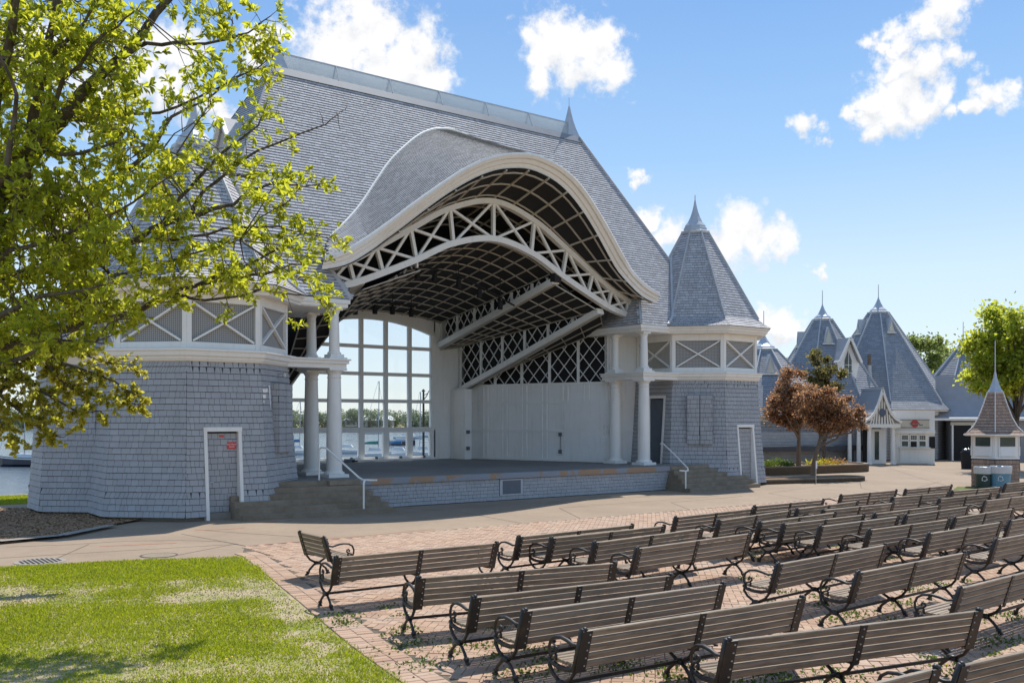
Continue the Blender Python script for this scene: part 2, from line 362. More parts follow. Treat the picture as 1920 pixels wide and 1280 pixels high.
def big_mesh(name, verts, faces, mats, parent=None, uniform=None, **pr):
    """verts (N,3), faces (M,k) arrays of one polygon size"""
    me = bpy.data.meshes.new(name); verts = np.ascontiguousarray(verts, dtype=np.float32); faces = np.ascontiguousarray(faces, dtype=np.int32); k = faces.shape[1]
    me.vertices.add(len(verts)); me.vertices.foreach_set('co', verts.ravel()); me.loops.add(faces.size); me.loops.foreach_set('vertex_index', faces.ravel())
    me.polygons.add(len(faces)); me.polygons.foreach_set('loop_start', np.arange(0, faces.size, k, dtype=np.int32)); me.polygons.foreach_set('loop_total', np.full(len(faces), k, dtype=np.int32))
    for m in (mats if isinstance(mats, (list, tuple)) else [mats]): me.materials.append(MATS[m])
    me.update(calc_edges=True); me.shade_flat()
    return link(name, me, parent, **pr)
def inst_mesh(name, Ms, verts, faces, mat_, parent=None, **pr):
    Ms = np.asarray(Ms); verts = np.asarray(verts, float); hv = np.c_[verts, np.ones(len(verts))]
    P = np.einsum('nij,kj->nki', Ms, hv)[:, :, :3]; n = len(Ms); k = len(verts); faces = np.asarray(faces)
    F = (faces[None] + (np.arange(n) * k)[:, None, None]).reshape(-1, faces.shape[1])
    return big_mesh(name, P.reshape(-1, 3), F, mat_, parent, **pr)
# a shingle: a wedge whose butt end stands proud (x along the course, y up the slope, z outwards); triangles only so it can be joined fast
SHV = [(-.5, .14, -.1), (.5, .14, -.1), (.5, 0, 1), (-.5, 0, 1), (.5, 1, .30), (-.5, 1, .30)]
SHF = [(3, 2, 4), (3, 4, 5), (0, 1, 2), (0, 2, 3), (0, 3, 5), (1, 4, 2)]
_sh = {}
def shingle_mesh(m):
    if m not in _sh:
        me = bpy.data.meshes.new('shingle'); me.from_pydata(SHV, [], SHF); me.materials.append(MATS[m]); _sh[m] = me
    return _sh[m]
def place_shingles(parent, recs, mat_, nparts=300, name='shingle', skip=None):
    """recs: list of (origin, t, up, n, width, height, thick, shear). The nearest are parts, the rest are one joined part."""
    Ms = []
    for o, t, u, n, w, h, th, sh in recs:
        M = np.eye(4); M[:3, 0] = t * w; M[:3, 1] = u * h + t * sh; M[:3, 2] = n * th; M[:3, 3] = o; Ms.append(M)
    Ms = np.array(Ms)
    if not len(Ms): return
    P = Ms[:, :3, 3]; d = CAM - P; dist = np.linalg.norm(d, axis=1); face = np.einsum('ij,ij->i', d, np.array([r[3] for r in recs])) / dist
    size = np.array([r[4] * r[5] for r in recs]) * np.clip(face, 0, 1) / dist ** 2
    order = np.argsort(-size); me = shingle_mesh(mat_)
    for i in order[:nparts]: link(name, me, parent, Matrix(Ms[i].tolist()))
    rest = order[nparts:]
    if len(rest): inst_mesh(name + '_field', Ms[rest], SHV, SHF, mat_, parent, kind='stuff')
def courses(fL, fR, n, z0=0., z1=1., wmean=.2, thick=.02, wvar=.45, skip=None, over=.925, shear=None):
    """fill rows between the left edge fL(s) and the right edge fR(s), s in 0..1 up the slope"""
    out = []
    for k in range(n):
        s0, s1 = k / n, (k + 1) / n; a, b = fL(s0), fR(s0); c, d = fL(s1), fR(s1)
        t = unit(b - a); W = np.linalg.norm(b - a); mid0, mid1 = (a + b) / 2, (c + d) / 2; up = mid1 - mid0; up = up - t * (up @ t); h = np.linalg.norm(up); up = up / h; nn = np.cross(t, up)
        if W < .02: continue
        x = -rnd.random() * wmean * .5
        while x < W:
            w = wmean * (1 + wvar * (rnd.random() * 2 - 1)); x0, x1 = max(0, x), min(W, x + w)
            if x1 - x0 > .02:
                o = a + t * ((x0 + x1) / 2) + up * (rnd.random() * .006)
                if skip is None or not skip(o + up * h * .5, x1 - x0):
                    out.append((o, t, up, nn, x1 - x0 - .008, h * over, thick * (.96 + .08 * rnd.random()), shear(k, x) if shear else 0.))
            x += w
    return out
def interp(x, xs, ys): return float(np.interp(x, xs, ys))
# ------------------------------------------------------------------ ground and water
def cr(x, xs, ys):
    """smooth even curve through (|x|, y) with a flat top"""
    x = abs(x); xs = list(xs); ys = list(ys); n = len(xs); m = []
    for i in range(n):
        m.append(0. if i == 0 else ((ys[i] - ys[i - 1]) / (xs[i] - xs[i - 1]) if i == n - 1 else (ys[i + 1] - ys[i - 1]) / (xs[i + 1] - xs[i - 1])))
    x = min(max(x, xs[0]), xs[-1]); i = max(k for k in range(n - 1) if xs[k] <= x); h = xs[i + 1] - xs[i]; t = (x - xs[i]) / h
    return (2*t**3-3*t**2+1)*ys[i] + (t**3-2*t**2+t)*h*m[i] + (-2*t**3+3*t**2)*ys[i+1] + (t**3-t**2)*h*m[i+1]
def sheet(name, poly, z, m, **pr):
    b = MB(); b.add([(p[0], p[1], z) for p in poly], [tuple(range(len(poly)))])
    return b.build(name, m, None, kind='structure', **pr)
b = MB(); b.add([(-400, -300, -.35), (400, -300, -.35), (400, 12.2, -.35), (-400, 12.2, -.35)], [(0, 1, 2, 3)]); b.build('ground', 'soil', None, kind='structure')
b = MB(); b.add([(-700, 12.0, -1.35), (690, 12.0, -1.35), (690, 600, -1.35), (-700, 600, -1.35)], [(0, 1, 2, 3)]); lake = b.build('lake', 'water', None, kind='structure')
b = MB(); b.box(-300, 300, 11.75, 12.2, -2.5, .03); b.build('lake_wall', 'curb', None, kind='structure')
b = MB(); b.add([(22, 11.75, -.02), (420, 11.75, -.02), (420, 306, 5), (296, 306, 5)], [(0, 1, 2, 3)]); b.build('hillside', 'soil', None, kind='structure')
LAWN = [(-13.06, -7.36), (-13.45, -9.3), (-13.8, -10.87), (-14.15, -12.47), (-14.47, -13.85), (-14.82, -15.44), (-15.12, -17.07), (-15.6, -20), (-16, -30), (-60, -30), (-60, 6), (-30, -2.4), (-17.1, -6.18), (-14.9, -6.75)]
sheet('lawn', LAWN, .012, 'soil')
sheet('lakeside_lawn', [(-60, 7.6), (-12, 7.6), (-12, 11.75), (-60, 11.75)], .01, 'soil')
plaza = sheet('plaza', [(-60, -12), (-12.0, -12), (-12.0, -8), (60, -8), (120, -30), (120, 11.75), (-60, 11.75)], 0., 'concrete')
sheet('plaza_east', [(9.6, -60), (120, -60), (120, -30), (60, -8), (9.6, -8)], -.004, 'concrete')
BX0, BY1 = -12.55, -6.0
brickbed = sheet('brick_paving', [(-12.45, BY1), (9.6, BY1), (9.6, -40), (-17, -40)] + [p for p in reversed(LAWN[:9])] , .0045, 'mortar')
def lawn_edge(v):   # u of the lawn's right edge
    ys = [p[1] for p in LAWN[:9]][::-1]; xs = [p[0] for p in LAWN[:9]][::-1]
    return np.interp(v, ys, xs)
def make_bricks():
    # herringbone, laid at 45 degrees to the stage, bordered by a straight soldier course along the lawn
    L, W, g = .225, .112, .008; recs = []
    c = math.cos(R_(45)); s = math.sin(R_(45)); N = 190
    a = np.arange(-N, N)
    # 90-degree herringbone on a unit grid of W: horizontals at (i, j) and verticals, pattern period 4
    for j in range(-170, 171):
        for i in range(-170, 171):
            k = (i - j) % 4
            if k == 0: x, y, w, h = i, j, 2, 1
            elif k == 2: x, y, w, h = i + 1, j - 1 + 0, 1, 2
            else: continue
            if k == 2: x, y = i, j - 1
            recs.append((x + w / 2, y + h / 2, w, h))
    r = np.array(recs, float); px = r[:, 0] * W; py = r[:, 1] * W
    U = px * c - py * s - 3.; Vv = px * s + py * c - 14.
    le = lawn_edge(Vv); border = .52
    dpt = (U - CAM[0]) * FW[0] + (Vv - CAM[1]) * FW[1]; lat = (U - CAM[0]) * RT[0] + (Vv - CAM[1]) * RT[1]
    keep = (Vv < BY1 - .12) & (U > le + border) & (U < 9.5) & (Vv > -24.5) & (dpt > 3.5) & (np.abs(lat) < dpt * .62 + 1.5)
    r = r[keep]; U = U[keep]; Vv = Vv[keep]; dpt = dpt[keep]
    horiz = r[:, 2] > 1.5
    ang = np.where(horiz, R_(45), R_(135))
    Ms = np.zeros((len(U), 4, 4)); ca, sa = np.cos(ang + npr.normal(0, .012, len(U))), np.sin(ang + npr.normal(0, .012, len(U)))
    Ms[:, 0, 0] = ca * (L - g); Ms[:, 1, 0] = sa * (L - g); Ms[:, 0, 1] = -sa * (W - g); Ms[:, 1, 1] = ca * (W - g); Ms[:, 2, 2] = .011 + npr.normal(0, .0022, len(U)); Ms[:, 3, 3] = 1
    Ms[:, 2, 0] = npr.normal(0, .0022, len(U)); Ms[:, 0, 3] = U; Ms[:, 1, 3] = Vv; Ms[:, 2, 3] = .004
    # border course
    bm = []
    v = -7.0
    while v > -24:
        u0 = float(lawn_edge(v)); du = float(lawn_edge(v - .1)) - u0; tt = unit(V(du, -.1, 0)); nn = V(-tt[1], tt[0], 0)
        if nn[0] < 0: nn = -nn
        for q in range(2):
            M = np.eye(4); M[:3, 0] = nn * .215; M[:3, 1] = -tt * .104; M[2, 2] = .012 + rnd.gauss(0, .002); M[:3, 3] = V(u0 + .13 + .225 * q, v, .004); bm.append(M)
        v -= .112
    Ms = np.concatenate([Ms, np.array(bm)]); P = Ms[:, :3, 3]
    dd = (P[:, 0] - CAM[0]) * FW[0] + (P[:, 1] - CAM[1]) * FW[1]; la = (P[:, 0] - CAM[0]) * RT[0] + (P[:, 1] - CAM[1]) * RT[1]
    inview = (np.abs(la / dd) < .53) & (2.7 / dd < .272)
    order = np.argsort(np.where(inview, dd, dd + 100))
    bv = [(-.5, -.5, 0), (.5, -.5, 0), (.5, .5, 0), (-.5, .5, 0), (-.5, -.5, .6), (.5, -.5, .6), (.5, .5, .6), (-.5, .5, .6), (-.475, -.45, 1), (.475, -.45, 1), (.475, .45, 1), (-.475, .45, 1)]
    bf = [(8, 9, 10, 11)] + [(a, (a + 1) % 4, (a + 1) % 4 + 4, a + 4) for a in range(4)] + [(4 + a, 4 + (a + 1) % 4, 8 + (a + 1) % 4, 8 + a) for a in range(4)]
    me = bpy.data.meshes.new('brick'); me.from_pydata(bv, [], bf); me.materials.append(MATS['brick'])
    for i in order[:300]: link('brick', me, brickbed, Matrix(Ms[i].tolist()))
    inst_mesh('brick_field', Ms[order[300:]], bv, bf, 'brick', brickbed, kind='stuff')
make_bricks()
def strip(name, pts, w, z, m, parent):
    b = MB()
    for p, q in zip(pts[:-1], pts[1:]):
        p, q = V(*p, 0), V(*q, 0); t = unit(q - p); n = V(-t[1], t[0], 0) * w / 2
        b.quad(*(x + V(0, 0, z) for x in (p - n, q - n, q + n, p + n)))
    return b.build(name, m, parent)
for pts in ([(-12.45, -5.95), (-9, -5.98), (-4, -6.0), (1, -5.95), (9.6, -5.95)], [(-16.5, -3.0), (-15.4, -3.4), (-14.2, -3.5), (-13.2, -4.1), (-12.5, -4.9), (-12.4, -5.9)], [(-12.8, -2.9), (-12.6, -4.3), (-12.4, -5.9)], [(-12.2, -2.3), (-11.6, -3.6), (-10.4, -5.9)],
            [(-12.4, -5.4), (-14.3, -6.6)], [(-18, -4.6), (-15.2, -5.0), (-12.4, -5.5)], [(-15.0, -3.6), (-16.2, -5.8)], [(-5, -5.9), (-4.6, -2.4), (-5.2, -.3)], [(1.3, -5.9), (2.6, -3.9), (6.5, -3.6)], [(7, -5.9), (8.3, -3.3), (14, -1.9)], [(11, -7), (13.2, -3.9), (17.2, -1.2)],
            [(8.5, -6.0), (14, -5.5), (20, -3.4)], [(14, -8), (22, -1), (28, 4)], [(24, -6), (27, 1), (33, 8)], [(19, -7.5), (26, -3.5), (36, 1)], [(-9.6, -1.6), (-6.4, -1.75), (-4, -1.3), (6, -1.9), (12, -2.0)], [(-3, -5.9), (-1.5, -3.2), (6, -3.0)]):
    strip('joint', pts, .022, .003, 'joint', plaza)
for pts, w in (([(-12.42, -5.93), (-10.4, -5.86), (-7.5, -5.66)], .035), ([(-14.9, -4.1), (-14.2, -4.3), (-13.4, -4.5)], .05), ([(-12.1, -2.5), (-11.6, -2.62), (-11.1, -2.55)], .05), ([(-10.3, -1.72), (-9.9, -1.66)], .09), ([(-4.8, -5.95), (-4.2, -5.97)], .03), ([(-12.25, -2.25), (-12.1, -2.5)], .05)):
    strip('spray_mark', pts, w, .0045, 'orange', plaza)
g = thing('drain_grate', 'oval slotted iron drain grate set into the concrete path by the lawn', 'drain', (-16.35, -5.7, .0))
b = MB(); b.lathe([(.46, 0), (.46, .008), (.40, .009)], 20, cap=True); b.build('rim', 'curb', g)
for k in range(9): b = MB(); x = -.32 + .08 * k; y = math.sqrt(max(0, .37 ** 2 - x * x)); b.box(x - .022, x + .022, -y, y, .009, .013); b.build('slot', 'black', g)
g = thing('manhole_cover', 'round brown manhole cover flush with the concrete path near the lawn', 'manhole cover', (-14.3, -6.22, 0))
b = MB(); b.lathe([(.36, 0), (.36, .007), (.33, .007), (.33, .004)], 24); b.build('rim', 'joint', g)
b = MB(); b.lathe([(.32, 0), (.32, .0075)], 24); b.build('lid', 'step', g)
# ------------------------------------------------------------------ the bandshell
BS = thing('bandshell', 'large open bandshell with blue-grey shingles, white arched truss and twin towers', 'bandshell')
TD, TV = 10.708, 2.446
TZ = [-.2, .1, .7, 1.5, 2.8, 4.3]; TR = [3.09, 3.05, 2.98, 2.89, 2.78, 2.68]
C8, S8 = math.cos(math.pi / 8), math.sin(math.pi / 8)
class Tower:
    def __init__(s, cx, cy, k=1., zt=TZ, rt=TR): s.c = V(cx, cy, 0); s.zt = zt; s.rt = [r * k for r in rt]
    def R(s, z): return interp(z, s.zt, s.rt)
    def ax(s, i): a = R_(45 * i); return V(math.sin(a), -math.cos(a), 0), V(math.cos(a), math.sin(a), 0)
    def pt(s, i, x, z, off=0., R=None):
        n, t = s.ax(i); r = s.R(z) if R is None else R
        return s.c + n * (r * C8 + off) + t * x + V(0, 0, z)
    def hw(s, z, R=None): return (s.R(z) if R is None else R) * S8
    def vert(s, i, z, R): a = R_(45 * i); return s.c + V(math.sin(a) * R, -math.cos(a) * R, z)
ZS = [.1, .7, 1.5, 2.8, 4.27]
def tower_wall(par, T, openings, shingled, nparts, zb=.1, zt=4.27, rows=25, mat_='wall_shingle'):
    b = MB(); recs = []
    def band(i, xl, xr, z0, z1):
        zs = [z0] + [z for z in ZS if z0 < z < z1] + [z1]
        b.loft([[T.pt(i, xl(z), z), T.pt(i, xr(z), z)] for z in zs])
        if i in shingled:
            n = max(1, round((z1 - z0) / ((zt - zb) / rows)))
            zz = lambda s: z0 + (z1 - z0) * s
            sg = 1 if i <= 0 else -1
            for r in range(n):
                za, zc = zz(r / n), zz((r + 1) / n); deco = (.58 < za < .74) or za > zt - .36
                recs.extend(courses(lambda s: T.pt(i, xl(za + (zc - za) * s), za + (zc - za) * s), lambda s: T.pt(i, xr(za + (zc - za) * s), za + (zc - za) * s), 1, wmean=.105 if deco else .19, thick=.026, shear=(lambda k, x: sg * .05) if deco and i != 0 else ((lambda k, x: .022 * (1 if int(x / .105) % 2 else -1)) if deco else None)))
    for i in range(-3, 5):
        op = openings.get(i)
        if not op: band(i, lambda z: -T.hw(z), lambda z: T.hw(z), zb, zt)
        else:
            x0, x1, z1 = op
            band(i, lambda z: -T.hw(z), lambda z: x0, zb, z1); band(i, lambda z: x1, lambda z: T.hw(z), zb, z1); band(i, lambda z: -T.hw(z), lambda z: T.hw(z), z1, zt)
    w = b.build('tower_wall', 'wall_core', par)
    b = MB(); b.lathe([(T.R(.1) - .16, -.3), (T.R(.1) - .16, .18)], 8, T.c, cap=False, ph=R_(22.5)); b.build('foundation', 'curb', par)
    place_shingles(w, recs, mat_, nparts)
    return w
def wall_door(par, T, i, x0, x1, z1, leaf_mat, sign=False, zb=0., handle_side=-1):
    """door hung plumb in the battered wall, with a white casing"""
    n, t = T.ax(i); dpl = T.R(z1) * C8 - .05; u = V(0, 0, 1); cx = (x0 + x1) / 2; P = lambda x, z, o=0.: T.c + n * (dpl + o) + t * x + u * z
    b = MB(); b.obox(P(cx, (zb + z1 - .1) / 2, -.03), t, u, n, x1 - x0 - .16, z1 - .1 - zb, .05); leaf = b.build('door', 'wall_core' if leaf_mat == 'sh' else leaf_mat, par)
    if leaf_mat == 'sh':
        recs = courses(lambda s: P(x0 + .085, zb + .02 + (z1 - .12 - zb) * s), lambda s: P(x1 - .085, zb + .02 + (z1 - .12 - zb) * s), 14, wmean=.15, thick=.016)
        place_shingles(leaf, recs, 'wall_shingle', 300)
    for sx, x in ((-1, x0), (1, x1)):
        b = MB(); w = .09; xi = x - sx * w
        ob = lambda z: T.R(max(z, .1)) * C8 - dpl + .035
        q = [P(x, zb, -.06), P(xi, zb, -.06), P(xi, zb, ob(zb)), P(x, zb, ob(zb)), P(x, z1, -.06), P(xi, z1, -.06), P(xi, z1, ob(z1)), P(x, z1, ob(z1))]
        b.hexa(q if sx > 0 else [q[k] for k in (1, 0, 3, 2, 5, 4, 7, 6)]); b.build('door_jamb', 'white', par)
    b = MB(); b.obox(P(cx, z1 + .002, .03), t, u, n, x1 - x0 + .02, .12, .15); b.build('door_head', 'white', par)
    b = MB(); hx = x0 + .16 if handle_side < 0 else x1 - .16; b.tube([P(hx, 1.0, .01), P(hx, 1.0, .07), P(hx + .11, 1.0, .075)], .013, 6); b.build('handle', 'steel', leaf)
    if sign:
        b = MB(); b.obox(P(.165, 1.98, .022), t, u, n, .26, .19, .008); b.build('door_sign', 'red_sign', leaf)
        b = MB(); b.obox(P(-.115, 2.24, .022), t, u, n, .13, .055, .008); b.build('door_plate', 'red_sign', leaf)
        for txt, z, sz in (('ELECTRICAL', 2.01, .05), ('ROOM', 1.945, .05)):
            cu = bpy.data.curves.new('sign_text', 'FONT'); cu.body = txt; cu.size = sz; cu.align_x = 'CENTER'; cu.align_y = 'CENTER'; cu.extrude = .001
            o = bpy.data.objects.new('tmp', cu); COL.objects.link(o); bpy.context.view_layer.update()
            me = bpy.data.meshes.new_from_object(o); bpy.data.objects.remove(o); me.materials.clear(); me.materials.append(MATS['sign_white'])
            M = Matrix([[t[0], 0, n[0], 0], [t[1], 0, n[1], 0], [0, 1, 0, 0], [0, 0, 0, 1]]); p = P(.165, z, .0295); M.translation = Vector(p)
            link('lettering', me, leaf, M)
    return leaf
def shutter(par, T, i, x0, x1, z0, z1):
    n, t = T.ax(i); u = V(0, 0, 1); d0 = T.R(z1) * C8 - .03; d1 = T.R(z0) * C8 + .12
    b = MB(); cx = (x0 + x1) / 2; b.obox(T.c + n * (d0 + d1) / 2 + t * cx + u * (z0 + z1) / 2, t, u, n, x1 - x0, z1 - z0, d1 - d0); s = b.build('window_shutter', 'wall_core', par)
    recs = []
    for a, c in ((x0, cx - .012), (cx + .012, x1)):
        recs += courses(lambda q: T.c + n * d1 + t * a + u * (z0 + (z1 - z0) * q), lambda q: T.c + n * d1 + t * c + u * (z0 + (z1 - z0) * q), 11, wmean=.2, thick=.014)
    recs += courses(lambda q: T.c + n * d0 + t * x0 + u * (z0 + (z1 - z0) * q), lambda q: T.c + n * d1 + t * x0 + u * (z0 + (z1 - z0) * q), 11, wmean=.2, thick=.01)
    place_shingles(s, recs, 'wall_shingle', 300)
def gallery(par, T, faces, plain=()):
    """white belt, posts, crossed braces and screens, eave and soffit"""
    PH = R_(22.5)
    b = MB(); b.lathe([(2.69, 4.24), (2.75, 4.26), (2.80, 4.33), (2.80, 4.36), (2.86, 4.40), (2.88, 4.50), (2.92, 4.53), (2.92, 4.58), (2.68, 4.60)], 8, T.c, False, PH); b.build('belt_course', 'white', par)
    b = MB(); b.lathe([(2.40, 4.5), (2.40, 6.14)], 8, T.c, False, PH); b.build('gallery_lining', 'wall_core', par)
    b = MB(); b.lathe([(2.4, 6.115), (3.03, 6.12), (3.05, 6.18), (3.10, 6.20), (3.14, 6.30), (3.20, 6.33), (3.22, 6.39), (2.6, 6.40)], 8, T.c, False, PH); b.build('eave', 'white', par)
    RP = 2.66; z0, z1 = 4.60, 6.115; u = V(0, 0, 1)
    for i in faces:
        n, t = T.ax(i); hw = RP * S8; ap = RP * C8; c = T.c + n * ap
        wp = .13
        for sx in (-1, 1):
            b = MB(); b.obox(c + t * sx * (hw - wp / 2) - n * .04 + u * (z0 + z1) / 2, t, u, n, wp, z1 - z0, .10); b.build('post', 'white', par)
        b = MB(); b.obox(c - n * .045 + u * (z0 + .085), t, u, n, 2 * (hw - wp), .17, .085); b.build('bottom_rail', 'white', par)
        b = MB(); b.obox(c - n * .045 + u * (z1 - .13), t, u, n, 2 * (hw - wp), .26, .085); b.build('top_rail', 'white', par)
        a0, a1 = z0 + .17, z1 - .26; xw = hw - wp
        for sg in (-1, 1):
            b = MB(); p, q = c - n * (.032 + .004 * sg) + t * (-xw + .04) * sg + u * (a0 + .03), c - n * (.032 + .004 * sg) + t * (xw - .04) * sg + u * (a1 - .03); b.bar(p, q, .10, .05, up=n); b.build('cross_brace', 'white', par)
        b = MB(); W, H = 2 * xw, a1 - a0
        b.quad(*(c - n * .085 + t * x + u * z for x, z in ((-xw, a0), (xw, a0), (xw, a1), (-xw, a1))))
        me = b.mesh('screen', 'beige_board' if i in plain else 'screen'); uv = me.uv_layers.new(); k = 1 / .058
        for l, (x, y) in zip(uv.data, ((0, 0), (W * k, 0), (W * k, H * k), (0, H * k))): l.uv = (x, y)
        link('screen', me, par)
RZ = [(3.25, 6.40), (2.98, 6.56), (2.70, 6.80), (.55, 10.62)]
def tower_roof(par, T, nparts, k=1., zoff=0., mat_='roof_shingle'):
    RZk = [(r * k, 6.4 + (z - 6.4) * k + zoff) for r, z in RZ]
    b = MB(); b.lathe([(r - .02, z - .01) for r, z in RZk], 8, T.c, False, R_(22.5)); rf = b.build('tower_roof', 'roof_core', par)
    recs = []
    for i in range(-3, 5):
        for (r0, z0), (r1, z1) in zip(RZk[:-1], RZk[1:]):
            n = max(1, round(math.hypot((r1 - r0) * C8, z1 - z0) / .128))
            recs += courses(lambda s: T.pt(i, -(r0 + (r1 - r0) * s) * S8, z0 + (z1 - z0) * s, 0, r0 + (r1 - r0) * s), lambda s: T.pt(i, (r0 + (r1 - r0) * s) * S8, z0 + (z1 - z0) * s, 0, r0 + (r1 - r0) * s), n, wmean=.165, thick=.020)
    place_shingles(rf, recs, mat_, nparts)
    for i in range(8):
        (r0, z0), (r1, z1) = RZk[2], RZk[3]; b = MB(); a = i + .5; rad = V(math.sin(R_(45 * a)), -math.cos(R_(45 * a)), .55)
        b.bar(T.vert(a, z0, r0 + .015), T.vert(a, z1, r1 + .015), .13, .05, up=unit(rad)); b.build('hip_trim', 'trim_grey', rf)
    b = MB(); zt = RZk[3][1]; P = [(.50, -.08), (.63, -.04), (.64, .05), (.53, .09), (.51, .20), (.47, .24), (.46, .30), (.33, .46), (.22, .68), (.135, .92), (.07, 1.18), (.028, 1.42)]
    b.lathe([(r * k, zt + z * k) for r, z in P], 8, T.c, True, R_(22.5)); b.lathe([(.022, zt + 1.40 * k), (.018, zt + 1.64 * k)], 6, T.c); b.build('spire', 'metal_grey', rf)
TL, TRt = Tower(-TD, TV), Tower(TD, TV)
tower_wall(BS, TL, {0: (-.62, .42, 2.42)}, (-2, -1, 0, 1, 2), 300)
tower_wall(BS, TRt, {0: (-.42, .62, 2.42), -2: (-.30, .72, 3.6)}, (-2, -1, 0, 1), 300)
wall_door(BS, TL, 0, -.62, .42, 2.42, 'sh', sign=True, zb=.0)
wall_door(BS, TRt, 0, -.42, .62, 2.42, 'sh', zb=.0, handle_side=1)
wall_door(BS, TRt, -2, -.30, .72, 3.6, 'door_grey', zb=.9)
shutter(BS, TL, 1, -.42, .62, 1.75, 3.72); shutter(BS, TRt, -1, -.44, .56, 1.70, 3.66)
gallery(BS, TL, (-2, -1, 0, 1, 2)); gallery(BS, TRt, (-2, -1, 0, 1, 2), plain=(-2,))
tower_roof(BS, TL, 160); tower_roof(BS, TRt, 300)
# rear bay behind the left tower, and its mirror
for sgn in (-1, 1):
    TB = Tower(sgn * 12.55, 4.75, .72); tower_wall(BS, TB, {}, (-3, -2, -1, 0) if sgn < 0 else (), 120 if sgn < 0 else 0, rows=25)
    b = MB(); b.lathe([(1.95, 4.24), (2.0, 4.33), (2.1, 4.5), (2.12, 4.6)], 8, TB.c, False, R_(22.5)); b.build('belt_course', 'white', BS)
    b = MB(); b.lathe([(2.3, 4.55), (1.9, 5.0), (.1, 8.6)], 8, TB.c, False, R_(22.5)); b.build('bay_roof', 'roof_core', BS)
    recs = []
    for i in range(-3, 2):
        recs += courses(lambda s: TB.pt(i, -(2.3 - 2.2 * s) * S8, 4.57 + 4.05 * s, 0, 2.3 - 2.2 * s), lambda s: TB.pt(i, (2.3 - 2.2 * s) * S8, 4.57 + 4.05 * s, 0, 2.3 - 2.2 * s), 34, wmean=.17, thick=.024)
    if sgn < 0: inst_mesh('shingle_field', [np.column_stack([np.append(t * w, 0), np.append(u * h, 0), np.append(n * th, 0), np.append(o, 1)]) for o, t, u, n, w, h, th, sh in recs], SHV, SHF, 'roof_shingle', BS, kind='stuff')
# ---- main roof
RV, RZT, EV, EZ = 5.703, 14.852, 1.2, 6.40
def slope_v(z): return EV + (RV - EV) * (z - EZ) / (RZT - EZ)
def roof_hw(z): return 6.93 + (RZT - z) * .4735
JU = [0, .4, .88, 1.62, 2.57, 3.33, 4.1, 4.9, 5.48, 6.1, 6.6]; JZ = [13.73, 13.68, 13.55, 13.15, 12.40, 11.70, 10.83, 9.90, 9.31, 8.75, 8.30]
def junc_u(z): return interp(-z, [-q for q in JZ], JU)
def inner_u(z):   # half width of the opening in the front slope at height z
    if z > 13.6: return 0.
    if z > 8.3: return junc_u(z)
    return max(6.25 + (z - 6.4) * .45, 6.25) if z < 7.6 else 6.3
b = MB(); zs = list(np.linspace(EZ, RZT, 60))
for sg in (-1, 1):
    rows = [[(sg * inner_u(z) * (.93 if z > 8 else 1), slope_v(z), z), (sg * roof_hw(z), slope_v(z), z)] for z in zs]
    b.loft(rows, flip=sg < 0)
H0 = roof_hw(EZ); e = EV; bk = 12.3
b.quad((H0, bk, 7.3), (-H0, bk, 7.3), (-6.93, RV + .5, RZT), (6.93, RV + .5, RZT))
b.add([(-H0, bk, 7.3), (-H0, e, EZ), (-6.93, RV, RZT), (-6.93, RV + .5, RZT)], [(0, 1, 2, 3)]); b.add([(H0, e, EZ), (H0, bk, 7.3), (6.93, RV + .5, RZT), (6.93, RV, RZT)], [(0, 1, 2, 3)])
roof = b.build('main_roof', 'roof_core', BS)
def sk(p, w):
    u_, z = abs(p[0]), p[2]
    if u_ < inner_u(z) - .10: return True
    r = interp(z, [6.4, 6.8, 10.62, 12], [3.2, 2.7, .5, .0]); return math.hypot(u_ - TD, p[1] - TV) < r * .86
recs = courses(lambda s: V(-roof_hw(EZ + (RZT - EZ) * s), slope_v(EZ + (RZT - EZ) * s), EZ + (RZT - EZ) * s), lambda s: V(roof_hw(EZ + (RZT - EZ) * s), slope_v(EZ + (RZT - EZ) * s), EZ + (RZT - EZ) * s), 82, wmean=.20, thick=.020, skip=sk, over=.90)
recs += courses(lambda s: V(-H0 + (H0 - 6.93) * s, bk + (RV - bk) * s, 7.3 + (RZT - 7.3) * s), lambda s: V(-H0 + (H0 - 6.93) * s, e + (RV - e) * s, EZ + (RZT - EZ) * s), 82, wmean=.22, thick=.020, over=.90, skip=lambda p, w: p[2] < 9)
place_shingles(roof, recs, 'roof_shingle', 300)
for sg in (-1, 1):
    b = MB(); b.bar((sg * 6.95, RV - .02, RZT), (sg * roof_hw(9.3), slope_v(9.3) - .01, 9.3), .10, .05, up=(sg * .3, -.6, .5)); b.build('hip_trim', 'roof_shingle', roof)
    # valley flashing where the slope runs into the tower roof
    vp = []
    for z in np.linspace(6.45, 9.75, 10):
        r = interp(z, [6.4, 6.8, 10.62], [3.25, 2.7, .55]); v_ = slope_v(z); dv = abs(v_ - TV); c = r * C8
        half = r * S8
        du = c if dv <= half else max(0, (c + half) - dv)   # octagon side or its chamfer
        vp.append(V(sg * (TD - du), v_ - .04, z + .02))
    b = MB(); b.tube(vp, .07, 5); b.build('valley_flashing', 'trim_grey', roof)
